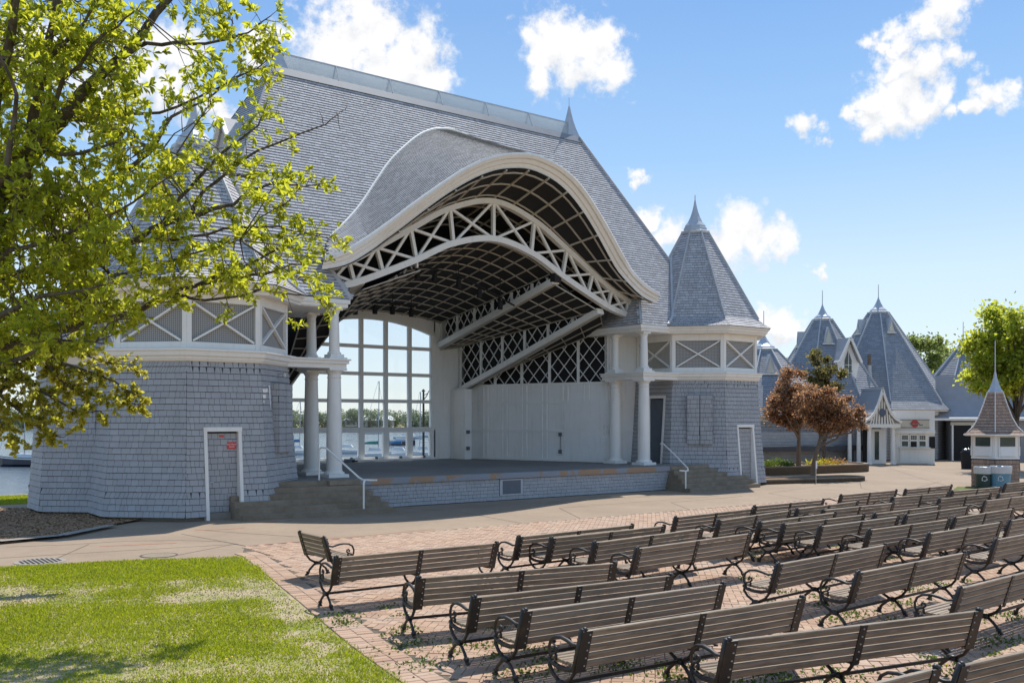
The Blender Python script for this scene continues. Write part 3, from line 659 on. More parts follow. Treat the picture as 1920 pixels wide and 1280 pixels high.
# glazed ridge: six bays of glass between thin bars, closed by a small spire at each end
SR, G0, G1, GM = 2.207, RZT + .02, 15.44, RV + .25
b = MB()
for z0, z1, o in ((14.60, 14.86, .035), (14.56, 14.60, .05)):
    b.hexa([(-7.0, slope_v(z0) - o, z0), (7.0, slope_v(z0) - o, z0), (7.0, slope_v(z0) + .02, z0), (-7.0, slope_v(z0) + .02, z0), (-6.95, slope_v(z1) - o, z1), (6.95, slope_v(z1) - o, z1), (6.95, slope_v(z1) + .02, z1), (-6.95, slope_v(z1) + .02, z1)])
b.build('ridge_flashing', 'flashing', roof)
for k in range(6):
    x0, x1 = -6.62 + SR * k + .03, -6.62 + SR * (k + 1) - .03
    for sg in (-1, 1):
        b = MB(); b.hexa([(x0, GM + sg * .25, G0), (x1, GM + sg * .25, G0), (x1, GM + sg * .23, G0), (x0, GM + sg * .23, G0), (x0, GM + sg * .03, G1), (x1, GM + sg * .03, G1), (x1, GM + sg * .01, G1), (x0, GM + sg * .01, G1)])
        b.build('ridge_pane', 'skylight', roof)
for k in range(7):
    for sg in (-1, 1): b = MB(); b.bar((-6.62 + SR * k, GM + sg * .262, G0), (-6.62 + SR * k, GM + sg * .03, G1), .035, .035); b.build('ridge_bar', 'metal_grey', roof)
b = MB(); b.bar((-6.7, GM, G1 + .01), (6.7, GM, G1 + .01), .05, .04); b.build('ridge_cap', 'metal_grey', roof)
for sg in (-1, 1):
    b = MB(); b.lathe([(.46, 0.), (.44, .05), (.30, .36), (.19, .68), (.11, .98), (.05, 1.26), (.02, 1.36)], 4, (sg * 6.68, GM + .05, RZT), True, R_(45)); b.lathe([(.014, 1.34), (.012, 1.72)], 5, (sg * 6.68, GM + .05, RZT)); b.build('ridge_spire', 'metal_grey', roof)
# small gablet on the left hip
b = MB(); x0, x1, za, zb_ = -8.75, -7.0, 11.75, 12.75
b.quad((x0, RV - .8, za), (x1, RV - .8, za), (x1, RV, zb_), (x0, RV, zb_)); b.quad((x1, RV + .8, za), (x0, RV + .8, za), (x0, RV, zb_), (x1, RV, zb_)); b.add([(x0 + .15, RV + .75, za - .6), (x0 + .15, RV - .75, za - .6), (x0 + .15, RV - .75, za), (x0 + .15, RV, zb_ - .05), (x0 + .15, RV + .75, za)], [(0, 1, 2, 3, 4)])
gb = b.build('gablet', 'roof_shingle', roof)
b = MB(); b.bar((x0, RV - .85, za - .06), (x0, RV, zb_), .08, .14); b.bar((x0, RV + .85, za - .06), (x0, RV, zb_), .08, .14); b.build('rake_trim', 'white', gb)
# ---- eyebrow shell over the stage
LU = [0, .4, 1.1, 1.9, 2.65, 3.35, 4.15, 4.85, 5.55, 6.2, 6.75, 7.3]; LZ = [11.66, 11.63, 11.50, 11.22, 10.80, 10.29, 9.66, 9.07, 8.50, 8.05, 7.78, 7.6]
IU = [0, .6, 1.3, 2.05, 2.9, 3.7, 4.45, 5.2, 5.6, 6.2, 6.7, 7.3]; IZ = [11.25, 11.19, 11.02, 10.68, 10.13, 9.50, 8.86, 8.25, 7.96, 7.58, 7.38, 7.25]
def lip_v(z): return 1.1 if z < 8.4 else 1.1 - 1.1 * (z - 8.4) / 3.2
def OUT(u_): z = cr(u_, LU, LZ); return V(u_, lip_v(z), z)
def INN(u_): z = cr(u_, IU, IZ); return V(u_, min(1.12, lip_v(z)) + .06, z)
def JN(q): u_ = 6.5 * q; z = cr(u_, JU, JZ); return V(u_, slope_v(z), z)
QS = np.linspace(-1, 1, 97); LM = 7.15
b = MB(); b.loft([[OUT(q * LM) + (JN(q) - OUT(q * LM)) * s + V(0, 0, -.02) for q in QS] for s in np.linspace(0, 1, 9)]); shell = b.build('eyebrow_roof', 'roof_core', BS, smooth=True)
recs = []; exp = .112
for k in range(60):
    q = -1 + rnd.random() * .02
    while q < 1:
        w = .17 * (1 + .4 * (rnd.random() * 2 - 1)); dq = w / LM / max(.55, 1 / math.sqrt(1 + ((OUT(min(1, q + .01) * LM)[2] - OUT(q * LM)[2]) / (.01 * LM)) ** 2)) ** -1 if False else w / LM
        sl = (OUT((q + .005) * LM) - OUT((q - .005) * LM)); sp = np.linalg.norm(sl) / .01; dq = w / sp; qc = q + dq / 2
        if qc >= 1: break
        A, B = OUT(qc * LM), JN(qc); L = np.linalg.norm(B - A); d = k * exp
        if d < L - .02:
            P = lambda qq, dd: OUT(qq * LM) + (JN(qq) - OUT(qq * LM)) * (dd / np.linalg.norm(JN(qq) - OUT(qq * LM)))
            p = P(qc, d); t = unit(P(qc + .004, d) - P(qc - .004, d)); up = (B - A) / L; up = unit(up - t * (up @ t)); n = np.cross(t, up)
            recs.append((p + up * rnd.random() * .002, t, up, n, w - .012, exp * .86, .02, 0.))
        q += dq
place_shingles(shell, recs, 'shell_shingle', 300)
b = MB(); b.tube([JN(q) + V(0, -.03, .03) for q in QS], .05, 5); b.build('valley_flashing', 'white', shell)
prof = [(0., .14, .05), (0., -.02, .05), (0., -.04, -.02), (.30, -.01, 0.), (.34, .06, 0.), (.62, .09, 0.), (.66, .14, 0.), (1., .16, 0.), (1., .34, .0)]
us = np.linspace(-7.2, 7.2, 121)
b = MB(); b.loft([[OUT(x) * (1 - f) + V(x, INN(x)[1] - .06, INN(x)[2]) * f + V(0, dv, dz) for x in us] for f, dv, dz in prof], flip=True); b.build('arched_fascia', 'white', shell, smooth=False)
# ---- truss
TPU = [0, 1.9, 3.44, 4.75, 5.72, 6.72]; TPZ = [10.50, 10.0, 9.12, 8.34, 7.79, 7.38]; BTU = [0, 1.8, 3.25, 4.55, 5.6, 6.3, 6.62]; BTZ = [9.16, 8.79, 8.09, 7.52, 7.10, 6.91, 6.85]
TVV = 2.32
def TP(x): return V(x, TVV, cr(x, TPU, TPZ))
def BT(x): return V(x, TVV, cr(x, BTU, BTZ))
def sweep_rect(f, xs, w, h):
    b = MB(); rows = []
    for x in xs:
        t = unit(f(x + .01) - f(x - .01)); n = np.cross(V(0, -1, 0), t); n = n if n[2] > 0 else -n; d = V(0, 1, 0); c = f(x)
        rows.append([c - d * w / 2 - n * h / 2, c - d * w / 2 + n * h / 2, c + d * w / 2 + n * h / 2, c + d * w / 2 - n * h / 2, c - d * w / 2 - n * h / 2])
    b.loft(rows, flip=True); b.quad(*rows[0][:4]); b.quad(*rows[-1][3::-1]); return b
truss = sweep_rect(BT, np.linspace(-6.6, 6.6, 81), .24, .21).build('arched_truss', 'white', BS)
sweep_rect(TP, np.linspace(-6.72, 6.72, 81), .24, .19).build('top_chord', 'white', truss)
ps = [(0., 0.), (1.86, 1.72), (3.44, 3.22), (4.75, 4.5), (5.75, 5.55), (6.66, 6.55)]
J = [(-a, -c) for a, c in ps[:0:-1]] + ps
for a, c in J: b = MB(); b.bar(TP(a), BT(c), .13, .115, up=(0, 1, 0)); b.build('post', 'white', truss)
for (a0, c0), (a1, c1) in zip(J[:-1], J[1:]):
    b = MB(); b.bar(TP(a0) + V(0, -.012, 0), BT(c1) + V(0, -.012, 0), .10, .085, up=(0, 1, 0)); b.build('brace', 'white', truss)
    b = MB(); b.bar(BT(c0) + V(0, .012, 0), TP(a1) + V(0, .012, 0), .10, .085, up=(0, 1, 0)); b.build('brace', 'white', truss)
# ---- ceilings: dark boards crossed by pale ribs
def ribbed(name, S, us_, vs_, ru, rv, w=.07, d=.09, w2=.07, nu=40, nv=14):
    """S(a,b)->point; ribs along a at each b in rv, along b at each a in ru; the panel's underside faces the stage"""
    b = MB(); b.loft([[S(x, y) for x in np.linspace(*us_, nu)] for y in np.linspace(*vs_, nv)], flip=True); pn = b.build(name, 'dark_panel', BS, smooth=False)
    for a in ru:
        pts = [S(a, y) - V(0, 0, d * .5) for y in np.linspace(*vs_, 7)]; b = MB()
        for p, q in zip(pts[:-1], pts[1:]): b.bar(p, q, w, d)
        b.build('rib', 'rib', pn)
    for y in rv:
        xs = np.linspace(*us_, 33); b = MB(); rows = []
        for x in xs:
            c = S(x, y); h = V(0, w2 / 2, 0); rows.append([c - h, c - h - V(0, 0, d * .9), c + h - V(0, 0, d * .9), c + h])
        b.loft(rows); b.build('rib', 'rib', pn)
    return pn
def S_front(x, y):   # y 0 lip .. 1 truss .. 2 behind the truss
    if y <= 1: A = INN(x) + V(0, .05, -.03); B = TP(x * 6.72 / 7.2) + V(0, 0, .14); return A + (B - A) * y
    B = TP(x * 6.72 / 7.2) + V(0, 0, .14); return B + V(0, 2.6, -.55) * (y - 1)
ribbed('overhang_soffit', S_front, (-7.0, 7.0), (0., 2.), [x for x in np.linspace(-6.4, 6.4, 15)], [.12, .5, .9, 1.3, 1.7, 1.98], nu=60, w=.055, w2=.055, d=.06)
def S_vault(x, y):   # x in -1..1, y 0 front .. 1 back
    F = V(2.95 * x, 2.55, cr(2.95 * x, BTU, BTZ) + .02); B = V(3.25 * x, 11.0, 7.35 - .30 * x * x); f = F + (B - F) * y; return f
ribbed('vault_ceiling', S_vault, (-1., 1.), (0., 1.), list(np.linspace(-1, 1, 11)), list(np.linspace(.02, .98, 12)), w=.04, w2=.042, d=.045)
def bp(sg, u_, v_, z): return V(sg * u_, v_, z)
A0, A1 = (3.25, 11.0, 7.05), (2.95, 2.55, 8.25)
B1a, B1b = (3.3, 11.0, 5.85), (2.98, 2.45, 7.80)       # underside of the upper beam, back and front
B0, B1 = (4.25, 11.0, 6.0), (5.15, 2.45, 6.97)
B2a, B2b = (4.25, 10.9, 3.78), (5.28, 2.45, 6.80)
C0, C1 = (4.45, 10.6, 4.22), (6.62, 3.75, 6.38)
for sg in (-1, 1):
    P = lambda q: V(sg * q[0], q[1], q[2])
    lift = 0. if sg > 0 else .42
    for a, c, hh in ((B1a, (B1b[0], B1b[1], B1b[2] + lift), .34), (B2a, (B2b[0], B2b[1], B2b[2] + lift * .8), .38)):
        b = MB(); p, q = P(a) + V(0, 0, hh / 2), P(c) + V(0, 0, (hh - .10) / 2); b.bar(p, q, .22, hh)
        if sg > 0 or a is B2a: b.build('ceiling_beam', 'white_dull', BS)
    def S_b(x, y, E=(B1a, B1b, B0, B1)):
        f = P(E[0]) + (P(E[1]) - P(E[0])) * y; g_ = P(E[2]) + (P(E[3]) - P(E[2])) * y; return f + (g_ - f) * (x if sg > 0 else 1 - x)
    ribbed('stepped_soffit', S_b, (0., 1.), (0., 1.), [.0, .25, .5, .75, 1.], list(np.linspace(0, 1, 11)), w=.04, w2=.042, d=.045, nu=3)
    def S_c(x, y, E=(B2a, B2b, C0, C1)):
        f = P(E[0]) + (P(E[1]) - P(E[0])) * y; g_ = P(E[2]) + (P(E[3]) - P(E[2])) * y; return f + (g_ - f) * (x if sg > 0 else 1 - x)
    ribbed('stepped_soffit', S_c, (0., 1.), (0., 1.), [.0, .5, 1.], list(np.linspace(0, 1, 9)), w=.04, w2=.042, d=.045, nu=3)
    # lattice screens: wedge between a lower line and an upper line
    def lattice(l0, l1, h0, h1, nposts, step=.62):
        l0, l1, h0, h1 = map(P, (l0, l1, h0, h1)); nrm = unit(np.cross(l1 - l0, V(0, 0, 1))) * sg; nrm = nrm if nrm[0] * sg > 0 else -nrm
        b = MB(); k = nrm * .22; up_ = V(0, 0, .30); b.quad(l0 + k, l1 + k, h1 + k + up_, h0 + k + up_); bkp = b.build('lattice_shade_sheet', 'black', BS)  # black sheet paints in the shaded void behind the laths
        Lh = math.hypot(l1[0] - l0[0], l1[1] - l0[1]); lo = lambda s: l0 + (l1 - l0) * s; hi = lambda s: h0 + (h1 - h0) * s
        zlo = lambda x: lo(x / Lh)[2]; zhi = lambda x: hi(x / Lh)[2]; base = lambda x, z: V(*(lo(x / Lh)[:2]), z)
        zmin, zmax = min(l0[2], l1[2]), max(h0[2], h1[2])
        for dr in (-1, 1):
            c = -8.
            while c < Lh + 8:
                # line z = zmin + dr*1.15*(x - c)
                xs = np.linspace(0, Lh, 241); zz = zmin + dr * 1.15 * (xs - c); ok = (zz > np.array([zlo(x) for x in xs])) & (zz < np.array([zhi(x) for x in xs]))
                if ok.sum() > 3:
                    i0, i1 = np.where(ok)[0][[0, -1]]; b = MB(); o = nrm * .02 * dr; b.bar(base(xs[i0], zz[i0]) + o, base(xs[i1], zz[i1]) + o, .045, .025, up=nrm); b.build('lath', 'white_dull', bkp)
                c += step
        for s in np.linspace(0, 1, nposts + 1):
            p, q = lo(s), hi(s)
            if q[2] - p[2] > .1: b = MB(); b.bar(V(p[0], p[1], p[2] - .02) - nrm * .03, V(p[0], p[1], q[2]) - nrm * .03, .11, .07, up=unit(l1 - l0)); b.build('lattice_post', 'white_dull', bkp)
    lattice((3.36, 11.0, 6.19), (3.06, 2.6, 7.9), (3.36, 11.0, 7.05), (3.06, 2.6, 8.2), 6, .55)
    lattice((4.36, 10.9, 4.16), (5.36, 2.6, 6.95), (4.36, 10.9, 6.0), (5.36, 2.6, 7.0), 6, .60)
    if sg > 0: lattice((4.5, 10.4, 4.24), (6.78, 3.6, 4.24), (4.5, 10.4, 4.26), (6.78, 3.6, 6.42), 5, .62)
    # panelled side wall; the left side of the stage is open between the porch and the back corner
    if sg > 0:
        W0, W1 = V(sg * 4.42, 10.5, 0), V(sg * 6.74, 3.57, 0); t = unit(W1 - W0); n = V(-t[1], t[0], 0); n = n if n[0] * sg < 0 else -n; Lw = np.linalg.norm(W1 - W0)
        b = MB(); b.obox((W0 + W1) / 2 - n * .12 + V(0, 0, 2.57), t, V(0, 0, 1), n, Lw, 3.34, .24); sw = b.build('side_wall', 'white_dull', BS)
        nb = 7
        for k in range(nb + 1):
            for dx in (-.12, .12):
                x = Lw * k / nb + dx
                if .02 < x < Lw - .02: b = MB(); b.obox(W0 + t * x + n * .018 + V(0, 0, 2.55), t, V(0, 0, 1), n, .06, 3.26, .036); b.build('batten', 'white_dull', sw)
        for z, w in ((.97, .12), (2.2, .10), (3.42, .12), (4.2, .10)): b = MB(); b.obox((W0 + W1) / 2 + n * .016 + V(0, 0, z), t, V(0, 0, 1), n, Lw, w, .034); b.build('rail', 'white_dull', sw)
        b = MB(); b.obox(W0 + t * (Lw * .84) + n * .02 + V(0, 0, 2.14), t, V(0, 0, 1), n, Lw * .26, 2.4, .05); dr_ = b.build('stage_door', 'white_dull', sw)
        for q in (.06, .20):
            for z in (1.55, 2.95): b = MB(); b.obox(W0 + t * (Lw * (.71 + q + .06)) + n * .05 + V(0, 0, z - .02), t, V(0, 0, 1), n, Lw * .10, 1.0, .012); b.build('door_panel', 'white_dull', dr_)
        for x, z in ((Lw * .685, 1.32), (Lw * .685, 2.05)): b = MB(); b.obox(W0 + t * x + n * .04 + V(0, 0, z), t, V(0, 0, 1), n, .15, .15, .08); b.build('outlet_box', 'door_grey', sw)
        b = MB(); b.tube([W0 + t * (Lw * .685) + n * .045 + V(0, 0, 1.32), W0 + t * (Lw * .685) + n * .045 + V(0, 0, 2.05)], .012, 5); b.build('conduit', 'door_grey', sw)
        # end pier of the side wall and plain back wall beside the window
        b = MB(); b.prism([(sg * 3.95, 10.0), (sg * 4.25, 9.9), (sg * 4.5, 10.5), (sg * 4.3, 11.1), (sg * 3.85, 11.1)][::sg], .9, 4.05); pier = b.build('wall_pier', 'white_dull', BS)
        for z in (1.32, 2.05): b = MB(); b.box(*sorted((sg * 4.0, sg * 4.14)), 9.87, 9.95, z, z + .15); b.build('outlet_box', 'door_grey', pier)
        b = MB(); b.quad((sg * 6.74, 3.57, .9), (sg * 8.3, 3.5, .9), (sg * 8.3, 3.5, 6.15), (sg * 6.74, 3.57, 6.15)); b.quad((sg * 8.3, 3.75, .9), (sg * 6.74, 3.8, .9), (sg * 6.74, 3.8, 6.15), (sg * 8.3, 3.75, 6.15)); pw = b.build('porch_wall', 'white_dull', BS)
        for z in (2.2, 3.42): b = MB(); b.bar((sg * 6.76, 3.555, z), (sg * 8.28, 3.487, z), .03, .06); b.build('rail', 'white_dull', pw)
    b = MB(); b.box(*sorted((sg * 2.99 - (1.35 if sg < 0 else 0), sg * 4.5 - (.0 if sg < 0 else 0))), 11.05, 11.35, .9, 8.2); b.build('back_wall', 'white_dull', BS)
    # closed outer side walls and dark void behind the lattice
    b = MB(); b.quad((sg * 8.4, 3.6, 0), (sg * 8.4, 11.3, 0), (sg * 8.4, 11.3, 6.6), (sg * 8.4, 3.6, 6.6)); b.build('outer_wall', 'wall_shingle', BS)
    b = MB(); b.quad((sg * 4.4, 11.32, 0), (sg * 8.4, 11.32, 0), (sg * 8.4, 11.32, 6.6), (sg * 4.4, 11.32, 6.6)); b.build('outer_wall', 'wall_shingle', BS)
# back wall above the window
def WA(x): return 7.09 - .056 * (x + .25) ** 2
xs = np.linspace(-4.35, 3.05, 41)
b = MB(); b.loft([[(x, 11.05, WA(x) + .06) for x in xs], [(x, 11.05, 8.2) for x in xs]]); b.loft([[(x, 11.35, WA(x) + .06) for x in xs], [(x, 11.35, 8.2) for x in xs]], flip=True); b.loft([[(x, 11.05, WA(x) + .06) for x in xs], [(x, 11.35, WA(x) + .06) for x in xs]], flip=True); b.build('back_wall', 'white_dull', BS)
b = MB(); b.loft([[(x, 11.0, WA(x) - .09) for x in xs], [(x, 11.0, WA(x) + .10) for x in xs], [(x, 11.24, WA(x) + .10) for x in xs]]); b.loft([[(x, 11.24, WA(x) - .09) for x in xs], [(x, 11.0, WA(x) - .09) for x in xs]]); win = b.build('stage_window', 'white_dull', BS)
MU = [-4.25, -3.05, -1.85, -.65, .55, 1.75, 2.92]; MZ = [.98, 2.23, 3.48, 4.65, 5.83]
for u_ in MU:
    b = MB(); b.box(u_ - .085, u_ + .085, 11.06, 11.22, 2.22, WA(u_) + .03); b.box(u_ - .135, u_ + .135, 11.05, 11.23, .9, 2.22); b.build('mullion', 'white_dull', win)
for z, h in zip(MZ, (.16, .22, .15, .15, .15)): b = MB(); b.box(-4.25, 2.95, 11.075, 11.205, z - h / 2, z + h / 2); b.build('transom', 'white_dull', win)
b = MB(); b.box(-4.3, 3.0, 10.8, 11.3, .905, .985); b.build('sill', 'white_dull', win)
for c in range(6):
    for r in range(5):
        x0, x1 = MU[c] + .05, MU[c + 1] - .05; z0 = MZ[r] + .03; z1a, z1b = (MZ[r + 1] - .03,) * 2 if r < 4 else (WA(x0) - .02, WA(x1) - .02)
        b = MB(); b.quad((x0, 11.14, z0), (x1, 11.14, z0), (x1, 11.14, z1b), (x0, 11.14, z1a)); b.build('pane', 'glass', win)
for x in (-1.25, -.05, 1.15, 2.35): b = MB(); b.obox((x, 10.86, 1.03), V(1, 0, 0), V(0, 0, 1), V(0, 1, 0), .10, .09, .09); b.build('sill_hook', 'door_grey', win)
# ---- stage deck, front wall, coping, steps, rails
b = MB(); b.box(-6.62, 6.62, .26, 11.3, .3, .9); b.prism([(6.62, .3), (8.3, .3), (8.3, 3.6), (6.62, 3.6)], .3, .898); b.prism([(-8.3, .3), (-6.62, .3), (-6.62, 3.6), (-8.3, 3.6)], .3, .898); b.build('stage_deck', 'stage_floor', BS)
b = MB(); b.box(-6.6, 6.6, .02, .24, -.1, .72); fw = b.build('stage_front', 'wall_core', BS)
recs = []
for a, c, z0, z1, n in ((-6.6, -1.42, .02, .715, 6), (-.42, 6.6, .02, .715, 6), (-1.42, -.42, .02, .16, 1)):
    recs += courses(lambda s: V(a, .02, z0 + (z1 - z0) * s), lambda s: V(c, .02, z0 + (z1 - z0) * s), n, wmean=.20, thick=.02)
place_shingles(fw, recs, 'wall_shingle', 300)
b = MB(); b.box(-1.40, -.44, -.012, .02, .16, .70); vf = b.build('vent_frame', 'trim_grey', fw)
b = MB(); b.box(-1.29, -.54, -.02, -.013, .21, .66); b.build('vent_plate', 'door_grey', vf)
b = MB(); b.box(-6.6, 6.6, -.05, .27, .725, .905); b.build('coping', 'coping', BS)
for sg in (-1, 1):
    b = MB(); b.box(*sorted((sg * 6.605, sg * 7.05)), -.06, .5, -.1, .76); b.build('corner_block', 'curb', BS)
    b = MB(); b.box(*sorted((sg * 6.603, sg * 7.6)), -.09, .55, .765, .899); b.build('corner_cap', 'step', BS)
    st = BS
    for k in range(6):
        y = .29 * k; q = [(sg * (6.15 + .10 * k), -1.45 + y), (sg * 10.6, -1.10 + y), (sg * 10.6, 2.0), (sg * (6.7 + .02 * k), 1.9)]
        b = MB(); b.prism(q if sg > 0 else q[::-1], .15 * k if k else -.05, .15 * (k + 1) - (.006 if k == 5 else 0)); o_ = b.build('stairs' if k == 0 else 'step', 'step', st); st = o_ if k == 0 else st
def rail(pts, name='handrail'): 
    b = MB(); b.tube(pts, .028, 8); return b.build(name, 'white', BS)
rail([(-7.66, .5, .88), (-7.66, .48, 1.80), (-7.62, .42, 1.86), (-7.54, .28, 1.85), (-7.1, -.95, 1.02), (-7.05, -1.1, .96), (-6.85, -1.28, .95), (-6.72, -1.33, .95)])
rail([(-7.12, -1.27, .14), (-7.12, -1.27, .86), (-7.09, -1.24, .93), (-7.02, -1.18, .955)], 'handrail_post')
rail([(7.35, 1.2, 1.72), (7.3, 1.0, 1.72), (6.95, .3, 1.5), (6.42, -1.05, .92), (6.38, -1.14, .86), (6.33, -1.2, .80), (6.2, -1.22, .79), (5.98, -1.1, .81)])
rail([(6.18, -1.22, .14), (6.18, -1.22, .79)], 'handrail_post')
# ---- columns and porch entablatures
def column(par, x, y, z0, z1, r):
    b = MB(); H = z1 - z0; n = 20; b.lathe([(r * (1 - .17 * s * s), .0 + z0 + .20 + (H - .44) * s) for s in np.linspace(0, 1, 9)], n, (x, y, 0), False); c = b.build('column', 'white', par, smooth=True)
    b = MB(); b.box(x - r * 1.38, x + r * 1.38, y - r * 1.38, y + r * 1.38, z0, z0 + .10); b.lathe([(r * 1.26, z0 + .10), (r * 1.32, z0 + .13), (r * 1.26, z0 + .165), (r * 1.08, z0 + .17), (r * 1.06, z0 + .21)], n, (x, y, 0)); b.build('column_base', 'white', c)
    b = MB(); q = r * .83; b.lathe([(q, z1 - .30), (q * 1.10, z1 - .285), (q * 1.10, z1 - .265), (q, z1 - .25), (q * 1.02, z1 - .17), (q * 1.30, z1 - .08), (q * 1.34, z1 - .06)], n, (x, y, 0)); b.box(x - q * 1.45, x + q * 1.45, y - q * 1.45, y + q * 1.45, z1 - .06, z1); b.build('capital', 'white', c)
for sg in (-1, 1):
    for y in (1.463, 3.10):
        column(BS, sg * 6.69, y, .9, 4.26, .245); column(BS, sg * 6.69, y, 4.60, 6.12, .165)
        b = MB(); b.box(sg * 6.69 - .3, sg * 6.69 + .3, y - .3, y + .3, 4.551, 4.60); b.build('pedestal', 'white', BS)
    def lbeam(x0, x1, y0, y1, z0, z1, nm): b = MB(); b.box(*sorted((sg * x0, sg * x1)), y0, y1, z0, z1); b.build(nm, 'white', BS)
    lbeam(6.40, 8.35, 1.20, 1.74, 4.262, 4.40, 'architrave'); lbeam(6.34, 8.4, 1.14, 1.80, 4.402, 4.50, 'architrave_moulding'); lbeam(6.29, 8.4, 1.09, 1.83, 4.502, 4.55, 'architrave_cap')
    lbeam(6.405, 6.97, 1.745, 3.6, 4.263, 4.399, 'architrave'); lbeam(6.345, 7.03, 1.805, 3.62, 4.403, 4.499, 'architrave_moulding'); lbeam(6.295, 7.08, 1.835, 3.64, 4.503, 4.549, 'architrave_cap')
    lbeam(6.36, 8.3, 1.30, 4.6, 6.122, 6.145, 'porch_soffit'); lbeam(6.33, 8.0, 1.24, 1.34, 6.148, 6.26, 'porch_fascia'); lbeam(6.27, 8.0, 1.20, 1.30, 6.262, 6.395, 'porch_cornice')
    lbeam(6.33, 6.43, 1.342, 4.7, 6.149, 6.259, 'porch_fascia'); lbeam(6.27, 6.37, 1.302, 4.7, 6.263, 6.394, 'porch_cornice')
    b = MB(); E = [(sg * 6.25, 1.2, 6.4), (sg * 6.25, 4.7, 6.4), (sg * 6.88, 4.7, 7.75), (sg * 6.88, 1.95, 7.75)]; b.add(E, [(0, 1, 2, 3) if sg < 0 else (3, 2, 1, 0)]); pr = b.build('porch_roof', 'roof_core', BS)
    E = [V(*q) for q in E]
    if sg > 0: recs = courses(lambda s: E[1] + (E[2] - E[1]) * s, lambda s: E[0] + (E[3] - E[0]) * s, 12, wmean=.18, thick=.016)
    else: recs = courses(lambda s: E[0] + (E[3] - E[0]) * s, lambda s: E[1] + (E[2] - E[1]) * s, 12, wmean=.18, thick=.016)
    place_shingles(pr, recs, 'roof_shingle', 300)
    b = MB(); b.bar(E[0] + V(sg * -.01, -.02, .02), E[3] + V(sg * -.01, -.02, .02), .12, .06, up=(-sg * .7, -.7, .3)); b.build('hip_trim', 'trim_grey', pr)
# a white blaze of missing paint on the left tower's stage-side face, and the small floodlight above it
n_, t_ = TL.ax(1); b = MB(); p = lambda x, z: TL.c + n_ * (TL.R(z) * C8 + .026) + t_ * x + V(0, 0, z)
b.add([p(-.62, 3.65), p(-.5, 3.65), p(-.53, 3.1), p(-.57, 2.95), p(-.60, 3.2)], [(0, 4, 3, 2, 1)][:1]); b.build('paint_blaze', 'sign_white', BS)
b = MB(); q = p(.18, 4.02); b.tube([q, q + n_ * .12, q + n_ * .16 - V(0, 0, .05)], .02, 6); b.lathe([(.05, -.1), (.06, .0), (.03, .03)], 8, q + n_ * .17); b.build('wall_lamp', 'metal_grey', BS)
# ---- hanging stage lights
def gv(x, y, v_): r = ray(x, y); return CAM + r * ((v_ - CAM[1]) / r[1])
LP = [('back', 8.6, [(666, 580), (703, 579), (736, 580), (771, 585)]), ('front', 4.6, [(744, 519), (782, 512), (815, 516), (860, 528), (899, 548), (938, 570)])]
nm = 0
for row, v_, pts in LP:
    w = [gv(x, y - 12, v_) for x, y in pts]; r0 = w[0] + (w[0] - w[1]) * .9; r1 = w[-1] + (w[-1] - w[-2]) * .7
    rl = thing('lighting_pipe', 'black curved pipe carrying the row of lamps nearest the %s' % ('big stage window' if row == 'back' else 'white front truss'), 'pipe', (0, 0, 0), 0, 'lighting pipes under the vault')
    b = MB(); b.tube([r0] + w + [r1], .035, 6); b.build('pipe', 'black', rl)
    for k, p in enumerate([w[0], w[len(w) // 2], w[-1]]): b = MB(); b.tube([p, p + V(0, 0, .9)], .018, 5); b.build('hanger', 'black', rl)
    for k, p in enumerate(w):
        words_ = ['leftmost', 'second', 'third', 'fourth', 'fifth', 'rightmost'] if len(w) == 6 else ['leftmost', 'second', 'third', 'rightmost']
        t = thing('stage_light', '%s black spotlight on the pipe nearest the %s' % (words_[k], 'stage window' if row == 'back' else 'front truss'), 'spotlight', p, rnd.uniform(-.5, .5), 'black spotlights hanging under the vault')
        b = MB(); b.lathe([(.10, -.46), (.105, -.30), (.085, -.14), (.045, -.10), (.03, -.08)], 10, cap=True); b.build('lamp_can', 'black', t)
        b = MB(); b.tube([(-.10, 0, -.26), (-.11, 0, -.05), (0, 0, .0), (.11, 0, -.05), (.10, 0, -.26)], .013, 5); b.build('yoke', 'black', t)
t = thing('stage_light', 'black spotlight clamped under the right half of the white truss', 'spotlight', gv(1042, 508, 2.4), 0, 'black spotlights hanging under the vault')
b = MB(); b.box(-.16, .16, -.14, .14, -.42, .0); b.build('lamp_can', 'black', t)
b = MB(); b.tube([(0, 0, 0), (0, 0, .12)], .03, 6); b.build('clamp', 'black', t)

t = thing('cable_box', 'small dark box with a coil of cable lying by the foot of the stage window', 'box', (-1.6, 10.35, .9))
b = MB(); b.box(-.2, .2, -.1, .1, 0, .14); b.build('case', 'door_grey', t); b = MB(); b.tube([(.2 + .16 * math.cos(a), .16 * math.sin(a), .02 + .004 * a) for a in np.linspace(0, 12, 30)], .014, 5); b.build('cable', 'black', t)
